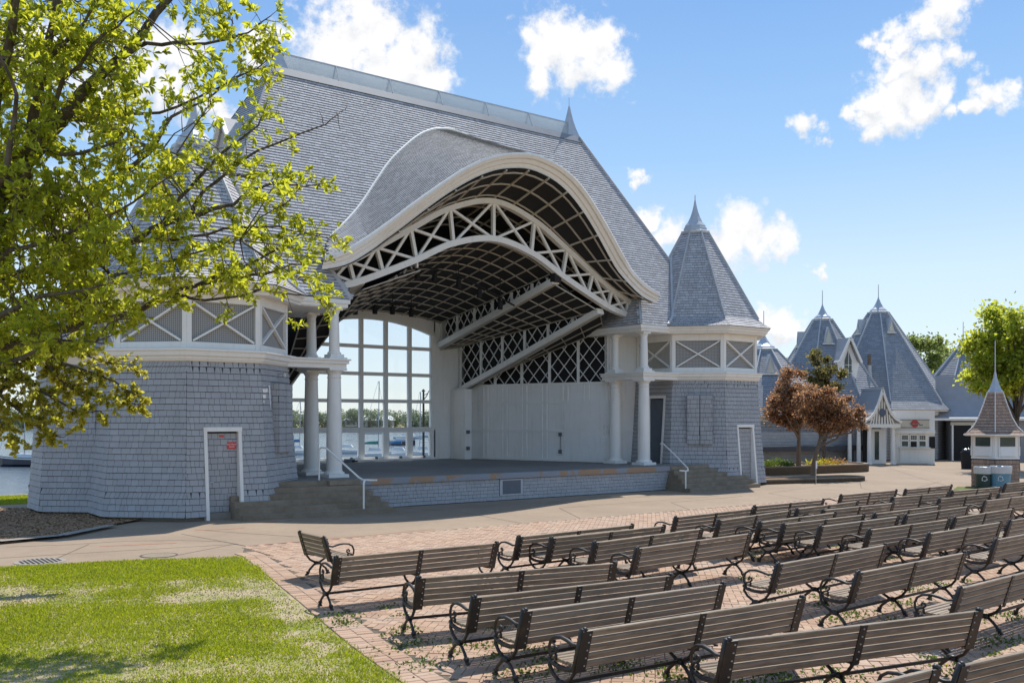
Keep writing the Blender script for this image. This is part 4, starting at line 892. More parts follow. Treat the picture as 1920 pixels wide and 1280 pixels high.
# ------------------------------------------------------------------ trees
def unit_leaf(kind):
    if kind == 'near':   # folded obovate leaf, 6 triangles
        v = [(0, 0, 0), (.16, .35, .07), (.21, .66, .10), (0, 1, -.10), (-.21, .66, .10), (-.16, .35, .07), (0, .5, 0)]
        f = [(0, 1, 6), (1, 2, 6), (2, 3, 6), (3, 4, 6), (4, 5, 6), (5, 0, 6)]
    else:
        v = [(0, 0, 0), (.36, .5, .10), (0, 1, -.05), (-.36, .5, .10)]; f = [(0, 1, 2), (0, 2, 3)]
    return v, f
def leaf_mats(P, size, svar=.35, droop=.35, dirs=None, spread=1.):
    n = len(P); d = npr.normal(size=(n, 3)) * spread
    if dirs is not None: d = d + dirs
    d[:, 2] -= droop; d /= np.linalg.norm(d, axis=1)[:, None]
    r = npr.normal(size=(n, 3)); x = np.cross(d, r); x /= np.linalg.norm(x, axis=1)[:, None]; z = np.cross(x, d)
    s = size * (1 + svar * npr.uniform(-1, 1, n)); M = np.zeros((n, 4, 4)); M[:, :3, 0] = x * s[:, None]; M[:, :3, 1] = d * s[:, None]; M[:, :3, 2] = z * s[:, None]; M[:, :3, 3] = P; M[:, 3, 3] = 1
    return M
def simple_tree(name, label, cat, base, h, trunk_h, crown, leafm, nleaf, lsize, barkm='bark', r=.14, lean=(0, 0), group=None, seed=1, clumps=26, forks=5, clump_r=.34):
    """crown: list of ellipsoids (cx, cy, cz, rx, ry, rz) relative to the base"""
    rg = random.Random(seed); ng = np.random.default_rng(seed)
    t = thing(name, label, cat, base, 0, group); b = MB()
    top = V(lean[0], lean[1], trunk_h); b.tube([V(0, 0, -.2), V(lean[0] * .2, lean[1] * .2, trunk_h * .35), V(lean[0] * .6, lean[1] * .6, trunk_h * .7), top], [r * 1.3, r, r * .85, r * .7], 8)
    tips = []
    cs = []
    for k in range(clumps):
        e = crown[k % len(crown)]; d = unit(ng.normal(size=3)); rad = rg.uniform(.35, 1.) ** .6
        cs.append((V(e[0], e[1], e[2]) + d * V(e[3], e[4], e[5]) * rad * .86, clump_r * (e[3] + e[5]) / 2 * rg.uniform(.7, 1.25)))
    anchors = []
    for k in range(forks + len(crown)):   # a few limbs, each carrying the boughs nearest to it
        e = crown[k % len(crown)]; a = V(e[0], e[1], e[2]) + unit(ng.normal(size=3)) * V(e[3], e[4], e[5]) * rg.uniform(.25, .6); st = top * rg.uniform(.72, 1.)
        mid = st + (a - st) * .5 + ng.normal(size=3) * .08 * np.linalg.norm(a - st) - V(0, 0, .06 * np.linalg.norm(a - st)); b.tube([st, mid, a], [r * .58, r * .40, r * .24], 6, cap=False); anchors += [(a, r * .24), (mid, r * .36)]
    for c, cr_ in cs:
        a, ra = min(anchors, key=lambda q: np.linalg.norm(q[0] - c)); L = np.linalg.norm(c - a); m1 = a + (c - a) * .4 + ng.normal(size=3) * .1 * L; b.tube([a, m1, c], [ra * .8, ra * .5, ra * .15], 5, cap=False)
        for _ in range(3): tip = c + ng.normal(size=3) * cr_ * .7; b.tube([m1 + (c - m1) * rg.random(), tip], [ra * .25, ra * .08], 3, cap=False)
    b.build('trunk', barkm, t)
    wts = np.array([q[1] ** 2 for q in cs]); idx = ng.choice(len(cs), nleaf, p=wts / wts.sum()); cen = np.array([q[0] for q in cs]); rr = np.array([q[1] for q in cs])
    d = ng.normal(size=(nleaf, 3)); d /= np.linalg.norm(d, axis=1)[:, None]; rad = np.abs(ng.normal(0, .62, nleaf)) + .08
    P = cen[idx] + d * (rr[idx] * rad)[:, None] * np.array([1, 1, .8]); P[:, 2] = np.maximum(P[:, 2], trunk_h * .55)
    v, f = unit_leaf('far'); inst_mesh('crown', leaf_mats(P, lsize, dirs=d * .8), v, f, leafm, t, kind='stuff')
    return t
HT = 'trees on the rise behind the pavilions'
for k, (x, d, w, top, lab) in enumerate([(1735, 108, 46, 606, 'tall round-headed green tree rising between the largest grey pyramid roof and the yellow-green tree'), (1785, 112, 36, 622, 'darker green tree close behind the pavilion roof farthest right'), (1690, 120, 26, 634, 'narrow green tree just right of the largest pyramid roof tip'),
                                         (1478, 110, 30, 652, 'green tree top between the white-capped corner tower and the pavilion roof with dormers'), (1607, 118, 22, 630, 'small green tree top between the two tallest pyramid roofs'), (1840, 116, 40, 610, 'pale green tree behind the yellow-green tree at the right'), (1765, 86, 34, 690, 'low yellow-green tree over the valley between two pavilion roofs'), (1560, 126, 60, 700, 'broad low tree hidden behind the dormered pavilion'), (1420, 128, 50, 668, 'green tree behind the right corner tower')]):
    p = dep(x, 785.3, d); H = 2.7 + (785.3 - top) / 1794 * d; R0 = w / 1794 * d; p[2] = .6
    simple_tree('leafy_tree', lab, 'tree', p, H, H * .4, [(0, 0, H * .62, R0 * .95, R0 * .9, H * .30), (R0 * .3, 0, H * .45, R0 * .8, R0 * .8, H * .22), (-R0 * .35, .2, H * .52, R0 * .75, R0 * .7, H * .24)], 'leaf_hill' if k != 6 else 'leaf_green', 9000, .34, r=.2, group=HT, seed=20 + k, clumps=46, clump_r=.30)
p = dep(1905, 860, 50); p[2] = 0
simple_tree('maple_tree', 'large yellow-green tree spreading above the brown kiosk at the right edge', 'tree', p, 9, 3., [(0, 0, 6.3, 2.6, 2.6, 2.6), (-.9, .4, 5.0, 2.1, 2.0, 1.5), (1.2, .2, 5.6, 2.6, 2.3, 2.2), (-1.0, -.5, 7.2, 1.4, 1.4, 1.2)], 'leaf_green', 30000, .19, r=.17, seed=5, clumps=90, clump_r=.25)
RG = 'small red-leaved trees in the planting beds'
p = dep(1497, 873, 48); p[2] = .3
simple_tree('redbud_tree', 'bronze-leaved small tree standing in the raised flower bed, nearer the corner tower', 'tree', p, 5, 1.7, [(-.6, 0, 4.0, 1.35, 1.3, 1.1), (-.9, .2, 2.9, 1.2, 1.1, .9), (.5, .1, 3.3, 1.2, 1.1, 1.0), (-.2, 0, 2.5, 1.3, 1.1, .6)], 'leaf_red', 17000, .115, 'bark_light', .11, (.05, 0), RG, 8, 95, clump_r=.26)
p = dep(1523, 888, 43); p[2] = .14
simple_tree('redbud_tree', 'reddish-leaved small tree leaning from the bark-chip bed beside a thin stake', 'tree', p, 4.5, 1.75, [(1.2, -.4, 3.0, 1.55, 1.3, .85), (.3, 0, 3.3, 1.2, 1.2, .85), (2.1, -.8, 2.6, .9, .8, .6), (1.0, -.3, 2.4, 1.5, 1.2, .6)], 'leaf_red', 19000, .11, 'bark_light', .10, (.35, -.2), RG, 9, 105, clump_r=.26)
p = dep(1545, 873, 53); p[2] = .2
simple_tree('crabapple_tree', 'dark olive-bronze tree rising behind the two red-leaved trees', 'tree', p, 6, 2.6, [(-.5, 0, 5.4, 1.2, 1.1, .9), (.9, .1, 4.9, .95, .9, 1.1), (0, .3, 4.2, 1.2, 1.0, .8)], 'leaf_dark', 11000, .13, 'bark', .10, (0, 0), None, 10, 34, clump_r=.27)
# ------------------------------------------------------------------ planting beds
def bed(name, label, outline, zc, zs, curbm, cat='planter'):
    t = thing(name, label, cat); b = MB(); b.prism(outline, -.05, zs); b.build('bark_chips', 'mulch', t)
    n = len(outline); b = MB(); c = np.mean(np.array(outline), axis=0); inn = [tuple(np.array(p) + (c - np.array(p)) / np.linalg.norm(c - np.array(p)) * .22) for p in outline]
    for i in range(n):
        j = (i + 1) % n; a, d, e, f = outline[i], outline[j], inn[j], inn[i]
        b.hexa([(*a, -.05), (*d, -.05), (*e, -.05), (*f, -.05), (*a, zc), (*d, zc), (*e, zc), (*f, zc)])
    b.build('curb', curbm, t); return t
def rounded(p0, p1, half, side=1):
    p0, p1 = V(*p0), V(*p1); t = unit(p1 - p0); n = V(-t[1], t[0]); out = [tuple(p0 - n * half)]
    for a in np.linspace(-90, 90, 9): out.append(tuple(p1 + t * half * math.cos(R_(a)) + n * half * math.sin(R_(a))))
    out.append(tuple(p0 + n * half)); return out
a0 = dep(1400, 888, 47)[:2]; a1 = dep(1572, 880, 50)[:2]
bedA = bed('flower_bed', 'raised flower bed with dark curb in front of the grey pavilion wall', rounded(a0, a1, 1.5), .42, .36, 'step')
b0 = dep(1400, 903, 40)[:2]; b1 = dep(1588, 898, 42.2)[:2]
bedB = bed('mulch_bed', 'low bark-chip bed with curved curb beside the right corner tower', rounded(b0, b1, .75), .20, .15, 'step')
def clump(name, label, base, r, h, m, n, ls, parent=None, cat='plant', group=None, seed=1, mats=None):
    ng = np.random.default_rng(seed); t = thing(name, label, cat, base, 0, group) if parent is None else parent
    P = ng.normal(size=(n, 3)) * np.array([r * .45, r * .45, h * .3]); P[:, 2] = np.abs(P[:, 2]) + .02; d = P * np.array([1, 1, .6]); d[:, 2] += .3
    v, f = unit_leaf('far'); inst_mesh('foliage', leaf_mats(P, ls, droop=-.3, dirs=d * 2), v, f, m, t, kind='stuff'); return t
for k, (x, y, d, m, r) in enumerate([(1548, 866, 49, 'yellow', .8), (1530, 868, 48.5, 'leaf_small', .5), (1570, 868, 49.5, 'leaf_red', .45), (1440, 874, 46.5, 'leaf_green', .5), (1476, 873, 47, 'weed', .45), (1460, 864, 49.5, 'weed', .6)]):
    p = dep(x, y, d); p[2] = .36
    clump('flower_clump', ['mound of yellow flowers at the right end of the raised bed', 'yellow-orange flowers left of the yellow mound', 'reddish flowers at the bed\'s rounded end', 'lime-green plant in the bed beside the corner tower', 'small green plant at the foot of the bronze tree', 'dark green plant against the pavilion wall'][k], p, r, .38, m, 500, .075, seed=40 + k)
t = thing('plant_stake', 'thin pale stake with a small tag beside the leaning red-leaved tree', 'stake', dep(1530, 902, 40.2) * V(1, 1, 0))
b = MB(); b.tube([(0, 0, 0), (0, 0, .95)], .018, 6); b.build('stake', 'sign_cream', t); b = MB(); b.box(-.045, .045, -.03, -.02, .62, .92); b.build('tag', 'sign_white', t)
# bed with dry bark beside the left tower
mb_ = sheet('bark_bed', [(-60, -1.2), (-30, -2.6), (-16.6, -2.2), (-15.3, -1.9), (-13.9, -.4), (-12.5, .8), (-12.5, 6.3), (-60, 6.3)], .05, 'mulch')
strip('bed_curb', [(-30, -2.9), (-16.55, -2.35), (-15.25, -2.05), (-13.75, -.5)], .3, .07, 'curb', mb_)
n = 16000; P = np.c_[npr.uniform(-19, -12.6, n), npr.uniform(-2.3, 6.2, n), np.full(n, .055)]; P = P[(P[:, 1] > -2.2 + np.clip(P[:, 0] + 15.6, 0, 9) * 1.0)]
n = 1200; Mc = leaf_mats(P, .045, droop=0); Mc[:, 2, :3] *= .35; sh = inst_mesh('bark_chip_field', Mc, [(-.5, 0, 0), (.5, 0, 0), (.4, 1, .1), (-.4, 1, .1)], [(0, 1, 2), (0, 2, 3)], 'mulch', mb_, kind='stuff')
sheet('lakeside_path', [(-60, 6.3), (-12, 6.3), (-12, 7.6), (-60, 7.6)], .04, 'concrete')
# ------------------------------------------------------------------ pavilions
def pavilion(label, px, d, R0, alpha, z_eave, z_capb, r_cap, z_tip, z_rod, wall_r=.86, vents=(), flare=.9):
    """octagonal shingled pyramid: alpha = angle of one corner from the line to the camera"""
    c = dep(px, 785.3, d); c[2] = 0; t = thing('pavilion', label, 'pavilion', c, 0, 'grey pyramid-roofed pavilions'); tc = unit((CAM - c) * V(1, 1, 0)); base = math.atan2(tc[1], tc[0]) + R_(alpha); cz = [0, 0, 0]
    b = MB(); ph = base
    b.lathe([(R0 * wall_r, 0), (R0 * wall_r, z_eave)], 8, cz, False, ph); w = b.build('wall', 'wall_core', t)
    def ring(b, r0, z0, r1, z1, n, th, m=None):
        for k in range(n):
            a, q = k / n, (k + 1) / n; ra, rb = r0 + (r1 - r0) * a, r0 + (r1 - r0) * q; za, zb = z0 + (z1 - z0) * a, z0 + (z1 - z0) * q
            b.lathe([(ra - .02, za), (ra + th, za), (rb + .004, zb)], 8, cz, False, ph)
    def tiles(r0, z0, r1, z1, exp, wm, th):
        out = []; n = max(1, round(math.hypot(r1 - r0, z1 - z0) / exp))
        for k in range(8):
            a, q = ph + k * math.pi / 4, ph + (k + 1) * math.pi / 4
            mid = (a + q) / 2
            if math.cos(mid - (base - R_(alpha))) < -.15: continue
            f = lambda an: (lambda s: V(math.cos(an) * (r0 + (r1 - r0) * s), math.sin(an) * (r0 + (r1 - r0) * s), z0 + (z1 - z0) * s))
            out += courses(f(a), f(q), n, wmean=wm, thick=th)
        return out
    mm = lambda recs: [np.column_stack([np.append(t_ * w_, 0), np.append(u * h, 0), np.append(n * th, 0), np.append(o, 1)]) for o, t_, u, n, w_, h, th, sh in recs]
    inst_mesh('shingle_field', mm(tiles(R0 * wall_r, .05, R0 * wall_r, z_eave - .3, .19, .3, .02)), SHV, SHF, 'wall_shingle', w, kind='stuff')
    b = MB(); b.lathe([(R0 * wall_r, z_eave - .35), (R0 * wall_r + .04, z_eave - .35), (R0 * wall_r + .06, z_eave - .12), (R0 * .98, z_eave - .1), (R0, z_eave + .02)], 8, cz, False, ph); b.build('eave', 'white', t)
    zf = z_eave + .55; rf = R0 * flare
    b = MB(); b.lathe([(R0, z_eave), (rf - .02, zf), (r_cap - .02, z_capb)], 8, cz, False, ph); rfo = b.build('roof', 'roof_core', t)
    inst_mesh('shingle_field', mm(tiles(R0 + .02, z_eave + .02, rf, zf, .17, .34, .03) + tiles(rf, zf, r_cap, z_capb, .17, .34, .03)), SHV, SHF, 'far_shingle', rfo, kind='stuff')
    for k in range(8):
        an = ph + k * math.pi / 4; r_ = V(math.cos(an), math.sin(an), 0); b = MB(); b.bar(r_ * (rf + .03) + V(0, 0, zf), r_ * (r_cap + .02) + V(0, 0, z_capb), .17, .07, up=unit(r_ + V(0, 0, .5))); b.build('hip_trim', 'trim_grey', rfo)
    H = z_tip - z_capb; b = MB(); b.lathe([(r_cap + .06, z_capb - .05), (r_cap + .09, z_capb + .08), (r_cap * .92, z_capb + .12), (r_cap * .86, z_capb + .22), (r_cap * .52, z_capb + H * .36), (r_cap * .26, z_capb + H * .64), (r_cap * .09, z_capb + H * .88), (.025, z_tip)], 8, cz, True, ph); b.lathe([(.03, z_tip - .1), (.022, z_rod)], 6, cz); b.build('spire', 'metal_grey', rfo)
    for (fi, zz, wv, hv) in vents:   # triangular louvred vents in the roof faces
        a, q = ph + fi * math.pi / 4, ph + (fi + 1) * math.pi / 4; mid = (a + q) / 2; fr = (zz - zf) / (z_capb - zf); rr = (rf + (r_cap - rf) * fr) * C8; n = V(math.cos(mid), math.sin(mid), 0); tt = V(-n[1], n[0], 0); o = n * (rr + .06) + V(0, 0, zz)
        b = MB(); b.add([o - tt * wv, o + tt * wv, o + V(0, 0, hv), o - tt * wv - n * 1.2, o + tt * wv - n * 1.2, o + V(0, 0, hv) - n * 1.6], [(0, 1, 2), (0, 2, 5, 3), (1, 4, 5, 2)]); v_ = b.build('roof_vent', 'trim_grey', rfo)
        b = MB(); b.add([o - tt * wv * .6 + n * .02 + V(0, 0, .08), o + tt * wv * .6 + n * .02 + V(0, 0, .08), o + n * .02 + V(0, 0, hv * .78)], [(0, 1, 2)]); b.build('louvre', 'sign_cream', v_)
        b = MB(); b.obox(o + n * .05, tt, V(0, 0, 1), n, wv * 2.3, .07, .12); b.build('vent_sill', 'white', v_)
    t['ph'] = ph; return t, c, tc, ph, rfo
PV = []
PV.append(pavilion('largest grey pyramid pavilion with a tall flue, behind the red disc sign', 1647, 67, 5.25, 8.9, 3.3, 10.1, .65, 11.25, 12.1, vents=((0, 8.6, .28, 1.05), (6, 8.6, .32, 1.05))))
PV.append(pavilion('grey pyramid pavilion with an arched dormer, behind the bronze tree', 1542, 64, 4.7, -9, 2.9, 9.3, .60, 10.4, 11.3, vents=((0, 7.6, .34, 1.15), (6, 7.5, .3, 1.05))))
PV.append(pavilion('grey pyramid pavilion half hidden by the right corner tower', 1432, 62, 4.6, -12, 2.9, 7.15, .8, 8.3, 9.7, vents=((0, 5.5, .42, 1.3),)))
PV.append(pavilion('grey pyramid pavilion behind the kiosk at the right edge', 1806, 68, 4.4, -14, 2.9, 7.6, .5, 8.6, 9.6))
def at(px, d, z=0.): p = dep(px, 785.3, d); p[2] = z; return p
# flared low wing between the two right pavilions
t = thing('pavilion_wing', 'low grey wing with a flared roof and an open dark doorway beside the kiosk', 'building', at(1822, 62)); n_c = unit((CAM - at(1822, 62)) * V(1, 1, 0)); tx = V(-n_c[1], n_c[0], 0)
def wloc(x, y, z): return -tx * x * -1 if False else tx * (-x) * -1 * 1 + n_c * y + V(0, 0, z)
sgx = 1 if (tx @ RT) > 0 else -1
L = lambda x, y, z: tx * (x * sgx) + n_c * y + V(0, 0, z)
b = MB(); b.hexa([L(-1.7, -3, 0), L(-1.2, .0, 0), L(3.5, .0, 0), L(3.5, -3, 0), L(-1.7, -3, 2.75), L(-1.2, 0, 2.75), L(3.5, 0, 2.75), L(3.5, -3, 2.75)][::1]); w = b.build('wall', 'far_shingle', t)
b = MB(); b.obox(L(-.55, .02, 1.15), tx, V(0, 0, 1), n_c, 1.0, 2.3, .05); dd = b.build('doorway', 'black', t)
b = MB(); b.obox(L(-.55, .05, 2.4), tx, V(0, 0, 1), n_c, 1.4, .2, .1); b.build('door_head', 'sign_cream', t)
for x in (-1.12, .03): b = MB(); b.obox(L(x, .05, 1.15), tx, V(0, 0, 1), n_c, .1, 2.3, .1); b.build('door_post', 'white', t)
prof = [(0.35, 2.75), (-.3, 2.95), (-.8, 3.35), (-1.2, 3.95), (-1.5, 4.7), (-1.7, 5.6)]
b = MB(); b.loft([[L(x, y, z) for x in (-2.2, 4.)] for y, z in prof], flip=sgx > 0); b.build('roof', 'far_shingle', t)
b = MB(); b.obox(L(.9, .33, 2.68), tx, V(0, 0, 1), n_c, 6.2, .14, .1); b.build('gutter', 'white', t)
# things on the large pavilion: flue, shop front and gabled entrance
def facing(px, d, deg):   # unit normal and right-hand tangent of a front turned deg to the right of the camera
    n = unit((CAM - at(px, d)) * V(1, 1, 0)); a = R_(deg); n = V(n[0] * math.cos(a) - n[1] * math.sin(a), n[0] * math.sin(a) + n[1] * math.cos(a), 0); t_ = V(-n[1], n[0], 0); return n, t_ * (1 if t_ @ RT > 0 else -1)
t = thing('roof_flue', 'rusty-topped metal flue on a boxed base against the largest pyramid roof', 'chimney', at(1630, 63.2, 5.2))
b = MB(); b.add([(-.17, -.1, -.2), (.17, -.1, -.2), (.17, .9, -.2), (-.17, .9, -.2), (-.13, -.1, .6), (.13, -.1, .6), (.13, .3, .6), (-.13, .3, .6)], [(0, 1, 5, 4), (1, 2, 6, 5), (2, 3, 7, 6), (3, 0, 4, 7), (4, 5, 6, 7)]); b.build('flue_base', 'trim_grey', t)
b = MB(); b.lathe([(.14, .5), (.13, 1.05)], 10); b.build('pipe', 'trim_grey', t); b = MB(); b.lathe([(.12, 1.06), (.12, 1.75)], 10); b.build('rusty_pipe', 'bark_light', t)
# shop front (square to the face that looks at the camera's right)
fn, ft = facing(1714, 57.6, 8)
sp_ = at(1714, 57.6)
S = lambda x, y, z: ft * x + fn * y + V(0, 0, z)
t = thing('shop_front', 'white kiosk counter with three sash windows below the sign with the red disc', 'shop front', sp_)
b = MB(); b.obox(S(0, -.55, 1.6), ft, V(0, 0, 1), fn, 2.3, 3.2, 1.1); wf = b.build('wall', 'white_dull', t)
b = MB(); b.obox(S(-.03, .05, .48), ft, V(0, 0, 1), fn, 1.55, .9, .1); b.build('counter_front', 'white', t)
for x in (-.53, -.03, .47): b = MB(); b.obox(S(x, .105, .47), ft, V(0, 0, 1), fn, .42, .72, .02); b.build('counter_panel', 'white_dull', t)
b = MB(); b.obox(S(0, .12, .98), ft, V(0, 0, 1), fn, 1.75, .06, .35); b.build('counter_top', 'white', t)
for k, x in enumerate((-.52, -.03, .46)):
    b = MB(); b.obox(S(x, .02, 1.42), ft, V(0, 0, 1), fn, .44, .78, .08); f_ = b.build('window', 'white', t)
    b = MB(); b.obox(S(x, .065, 1.22), ft, V(0, 0, 1), fn, .34, .30, .012); b.build('lower_pane', 'far_glass', f_)
    for i in range(3):
        for j in range(2): b = MB(); b.obox(S(x - .115 + .115 * i, .066, 1.52 + .13 * j), ft, V(0, 0, 1), fn, .095, .11, .012); b.build('pane', 'far_glass', f_)
b = MB(); b.obox(S(-.03, .08, 1.18), ft, V(0, 0, 1), fn, .32, .28, .02); b.build('notice', 'black', t)
b = MB(); b.obox(S(0, .08, 1.92), ft, V(0, 0, 1), fn, 2.3, .16, .2); b.build('lintel', 'white', t)
b = MB(); b.obox(S(-.03, .06, 2.42), ft, V(0, 0, 1), fn, 1.72, .44, .06); sg_ = b.build('shop_sign', 'sign_cream', t)
for z in (2.185, 2.655): b = MB(); b.obox(S(-.03, .07, z), ft, V(0, 0, 1), fn, 1.76, .03, .09); b.build('sign_edge', 'bark_light', sg_)
b = MB(); ring = [(S(.02 + math.cos(a) * .225, .095, 2.43 + math.sin(a) * .225)) for a in np.linspace(0, 2 * math.pi, 24, endpoint=False)]; b.add(ring, [tuple(range(24))]); b.build('red_disc', 'red', sg_)
b = MB(); b.obox(S(.02, .10, 2.42), ft, V(0, 0, 1), fn, .54, .09, .012); b.build('dark_band', 'sign_black', sg_)
for i, x in enumerate(np.linspace(-.2, .24, 7)): b = MB(); b.obox(S(x, .11, 2.42), ft, V(0, 0, 1), fn, .036, .055, .006); b.build('band_letter', 'sign_cream', sg_)
for i, x in enumerate(np.linspace(.29, .45, 4)): b = MB(); b.obox(S(x, .095, 2.34), ft, V(0, 0, 1), fn, .034, .07, .006); b.build('dark_letter', 'sign_black', sg_)
b = MB(); b.obox(S(1.0, .02, 1.3), ft, V(0, 0, 1), fn, .32, .7, .08); b.build('side_window', 'black', t)
t = thing('entrance_porch', 'steep white gable with carved ribs and blue medallion over columns and a glass door', 'porch', at(1650, 57.2))
fn, ft = facing(1650, 57.2, 24); G = lambda x, y, z: ft * x + fn * y + V(0, 0, z)
bell = [(0., 4.45), (.12, 4.05), (.30, 3.5), (.50, 3.05), (.78, 2.72), (1.15, 2.50)]
b = MB()
for s in (-1, 1): b.loft([[G(s * x, .35, z + .05), G(s * x, -2.6, z + .05)] for x, z in bell], flip=s * 1 > 0)
rf_ = b.build('roof', 'far_shingle', t)
for s in (-1, 1):
    for (x0, z0), (x1, z1) in zip(bell[:-1], bell[1:]): b = MB(); b.bar(G(s * x0, .38, z0), G(s * x1, .38, z1), .10, .14, up=fn); b.build('rake_trim', 'white', rf_)
b = MB(); b.bar(G(0, .42, 4.52), G(0, -2.6, 4.52), .16, .10); b.build('ridge_cap', 'metal_grey', rf_)
b = MB(); b.add([G(x, .2, z - .04) for x, z in bell] + [G(-x, .2, z - .04) for x, z in reversed(bell)], [tuple(range(12))]); gp = b.build('gable_panel', 'beige_board', t)
for x, zt in ((-.72, 2.75), (-.54, 2.98), (-.36, 3.30), (-.18, 3.72), (0, 4.2), (.18, 3.72), (.36, 3.30), (.54, 2.98), (.72, 2.75)): b = MB(); b.bar(G(x, .26, 2.4), G(x * .8, .26, zt), .06, .08, up=fn); b.build('carved_rib', 'white', gp)
b = MB(); b.add([G(math.cos(a) * .2, .33, 3.08 + math.sin(a) * .25) for a in np.linspace(0, 2 * math.pi, 20, endpoint=False)], [tuple(range(20))]); b.build('medallion', 'medallion', gp)
b = MB(); b.obox(G(0, .2, 2.3), ft, V(0, 0, 1), fn, 2.2, .22, .3); b.build('beam', 'white', t)
for x, y in ((-.72, .15), (.72, .15), (-1.15, -.35), (-1.6, -.6), (-.75, -1.3)):
    b = MB(); c = G(x, y, 0); b.lathe([(.17, 0), (.17, .08), (.125, .12), (.12, 1.2), (.10, 2.08), (.13, 2.12), (.14, 2.2)], 12, c); b.build('column', 'white', t)
b = MB(); b.obox(G(.15, -.6, 1.05), ft, V(0, 0, 1), fn, .95, 2.1, .08); dr = b.build('door', 'white_dull', t); b = MB(); b.obox(G(.05, -.545, 1.1), ft, V(0, 0, 1), fn, .26, 1.7, .02); b.build('door_pane', 'far_glass', dr)
b = MB(); b.obox(G(-.5, -.7, 1.05), ft, V(0, 0, 1), fn, .5, 2.1, .06); b.build('dark_opening', 'black', t)
b = MB(); b.obox(G(-.2, -1.9, 1.2), ft, V(0, 0, 1), fn, 1.7, 2.4, 1.2); b.build('wall', 'far_shingle', t)
t = thing('menu_board', 'tall cream board with red ruled lines beside the porch column', 'board', at(1680, 57.9) + V(0, 0, 0)); b = MB(); b.obox(G(0, .0, 1.45), ft, V(0, 0, 1), fn, .32, 1.15, .04); mbd = b.build('panel', 'sign_cream', t)
for z in (1.98, 1.72, 1.4): b = MB(); b.obox(G(0, .025, z), ft, V(0, 0, 1), fn, .26, .025, .01); b.build('ruled_line', 'red', mbd)
# dormer with an arched window on the second pavilion
t = thing('roof_dormer', 'gabled dormer with a tall pointed window between the two tallest pyramid roofs', 'dormer', at(1590, 61.2, -.15)); fn, ft = facing(1590, 61.2, 30); D_ = lambda x, y, z: ft * x + fn * y + V(0, 0, z)
bl = [(0, 8.05), (.35, 7.2), (.62, 6.62), (.78, 6.45)]
b = MB()
for s in (-1, 1): b.loft([[D_(s * x, .3, z), D_(s * x, -2.4, z)] for x, z in bl], flip=s > 0)
b.build('roof', 'far_shingle', t); b = MB(); b.add([D_(x, .0, z - .05) for x, z in bl] + [D_(.5, 0, 5.2), D_(-.5, 0, 5.2)] + [D_(-x, .0, z - .05) for x, z in reversed(bl)], [tuple(range(10))]); b.build('gable_panel', 'white_dull', t)
for s in (-1, 1):
    b = MB(); b.bar(D_(0, .32, 8.05), D_(s * .78, .32, 6.45), .08, .14, up=fn); b.build('rake_trim', 'white', t)
b = MB(); b.add([D_(-.24, .03, 5.3), D_(.24, .03, 5.3), D_(.24, .03, 6.6), D_(0, .03, 7.25), D_(-.24, .03, 6.6)], [(0, 1, 2, 3, 4)]); wn = b.build('window', 'far_glass', t)
b = MB(); b.bar(D_(0, .05, 5.3), D_(0, .05, 7.2), .03, .04); b.build('mullion', 'white', wn); 
for z in (5.8, 6.3): b = MB(); b.bar(D_(-.24, .055, z), D_(.24, .055, z), .03, .03); b.build('glazing_bar', 'white', wn)
for s in (-1, 1): b = MB(); b.quad(D_(s * .5, 0, 5.2), D_(s * .5, -2.4, 5.2), D_(s * .62, -2.4, 6.6), D_(s * .62, 0, 6.6)); b.build('cheek', 'far_shingle', t)
# long grey wall behind the trees
t = thing('garden_wall', 'low grey shingled wall behind the flower bed', 'wall', (0, 0, 0)); p, q = at(1400, 56), at(1606, 59.5); b = MB(); b.bar(p + V(0, 0, .95), q + V(0, 0, .95), .3, 2.0); w_ = b.build('core', 'wall_core', t)
tt = unit(q - p); nn = V(tt[1], -tt[0], 0); recs = courses(lambda s: p + nn * .15 + V(0, 0, .02 + 1.9 * s), lambda s: q + nn * .15 + V(0, 0, .02 + 1.9 * s), 10, wmean=.3, thick=.02)
place_shingles(w_, recs, 'wall_shingle', 0)
t = thing('wall_notice', 'small white notice on the low grey wall', 'notice', at(1563, 58.4, 1.62)); b = MB(); b.obox(V(0, 0, 0), tt, V(0, 0, 1), nn, .28, .18, .03); b.build('plate', 'sign_white', t)
# ------------------------------------------------------------------ kiosk and bins
kc = dep(1866, 785.3, 38.6); kc[2] = 0; KT = unit((CAM - kc) * V(1, 1, 0)); ka = math.atan2(KT[1], KT[0])
t = thing('kiosk', 'small hexagonal kiosk with brown shingled skirt, white windows and flared brown roof', 'kiosk', kc)
KR = .98
def hexp(r, k, z): a = ka + k * math.pi / 3; return V(r * math.cos(a), r * math.sin(a), z)
b = MB(); b.lathe([(KR - .0, 0), (KR - .02, 1.12)], 6, ph=ka, cap=False); kw = b.build('skirt', 'wall_core', t)
recs = []
for k in range(-2, 2): recs += courses(lambda s: hexp(KR, k, .03 + 1.05 * s), lambda s: hexp(KR, k + 1, .03 + 1.05 * s), 7, wmean=.15, thick=.018)
place_shingles(kw, recs, 'brown_shingle', 300)
b = MB(); b.lathe([(KR + .02, 1.12), (KR + .02, 1.2), (KR - .04, 1.2), (KR - .04, 2.02), (KR + .05, 2.02), (KR + .05, 2.12)], 6, ph=ka, cap=True); kb = b.build('window_band', 'white', t)
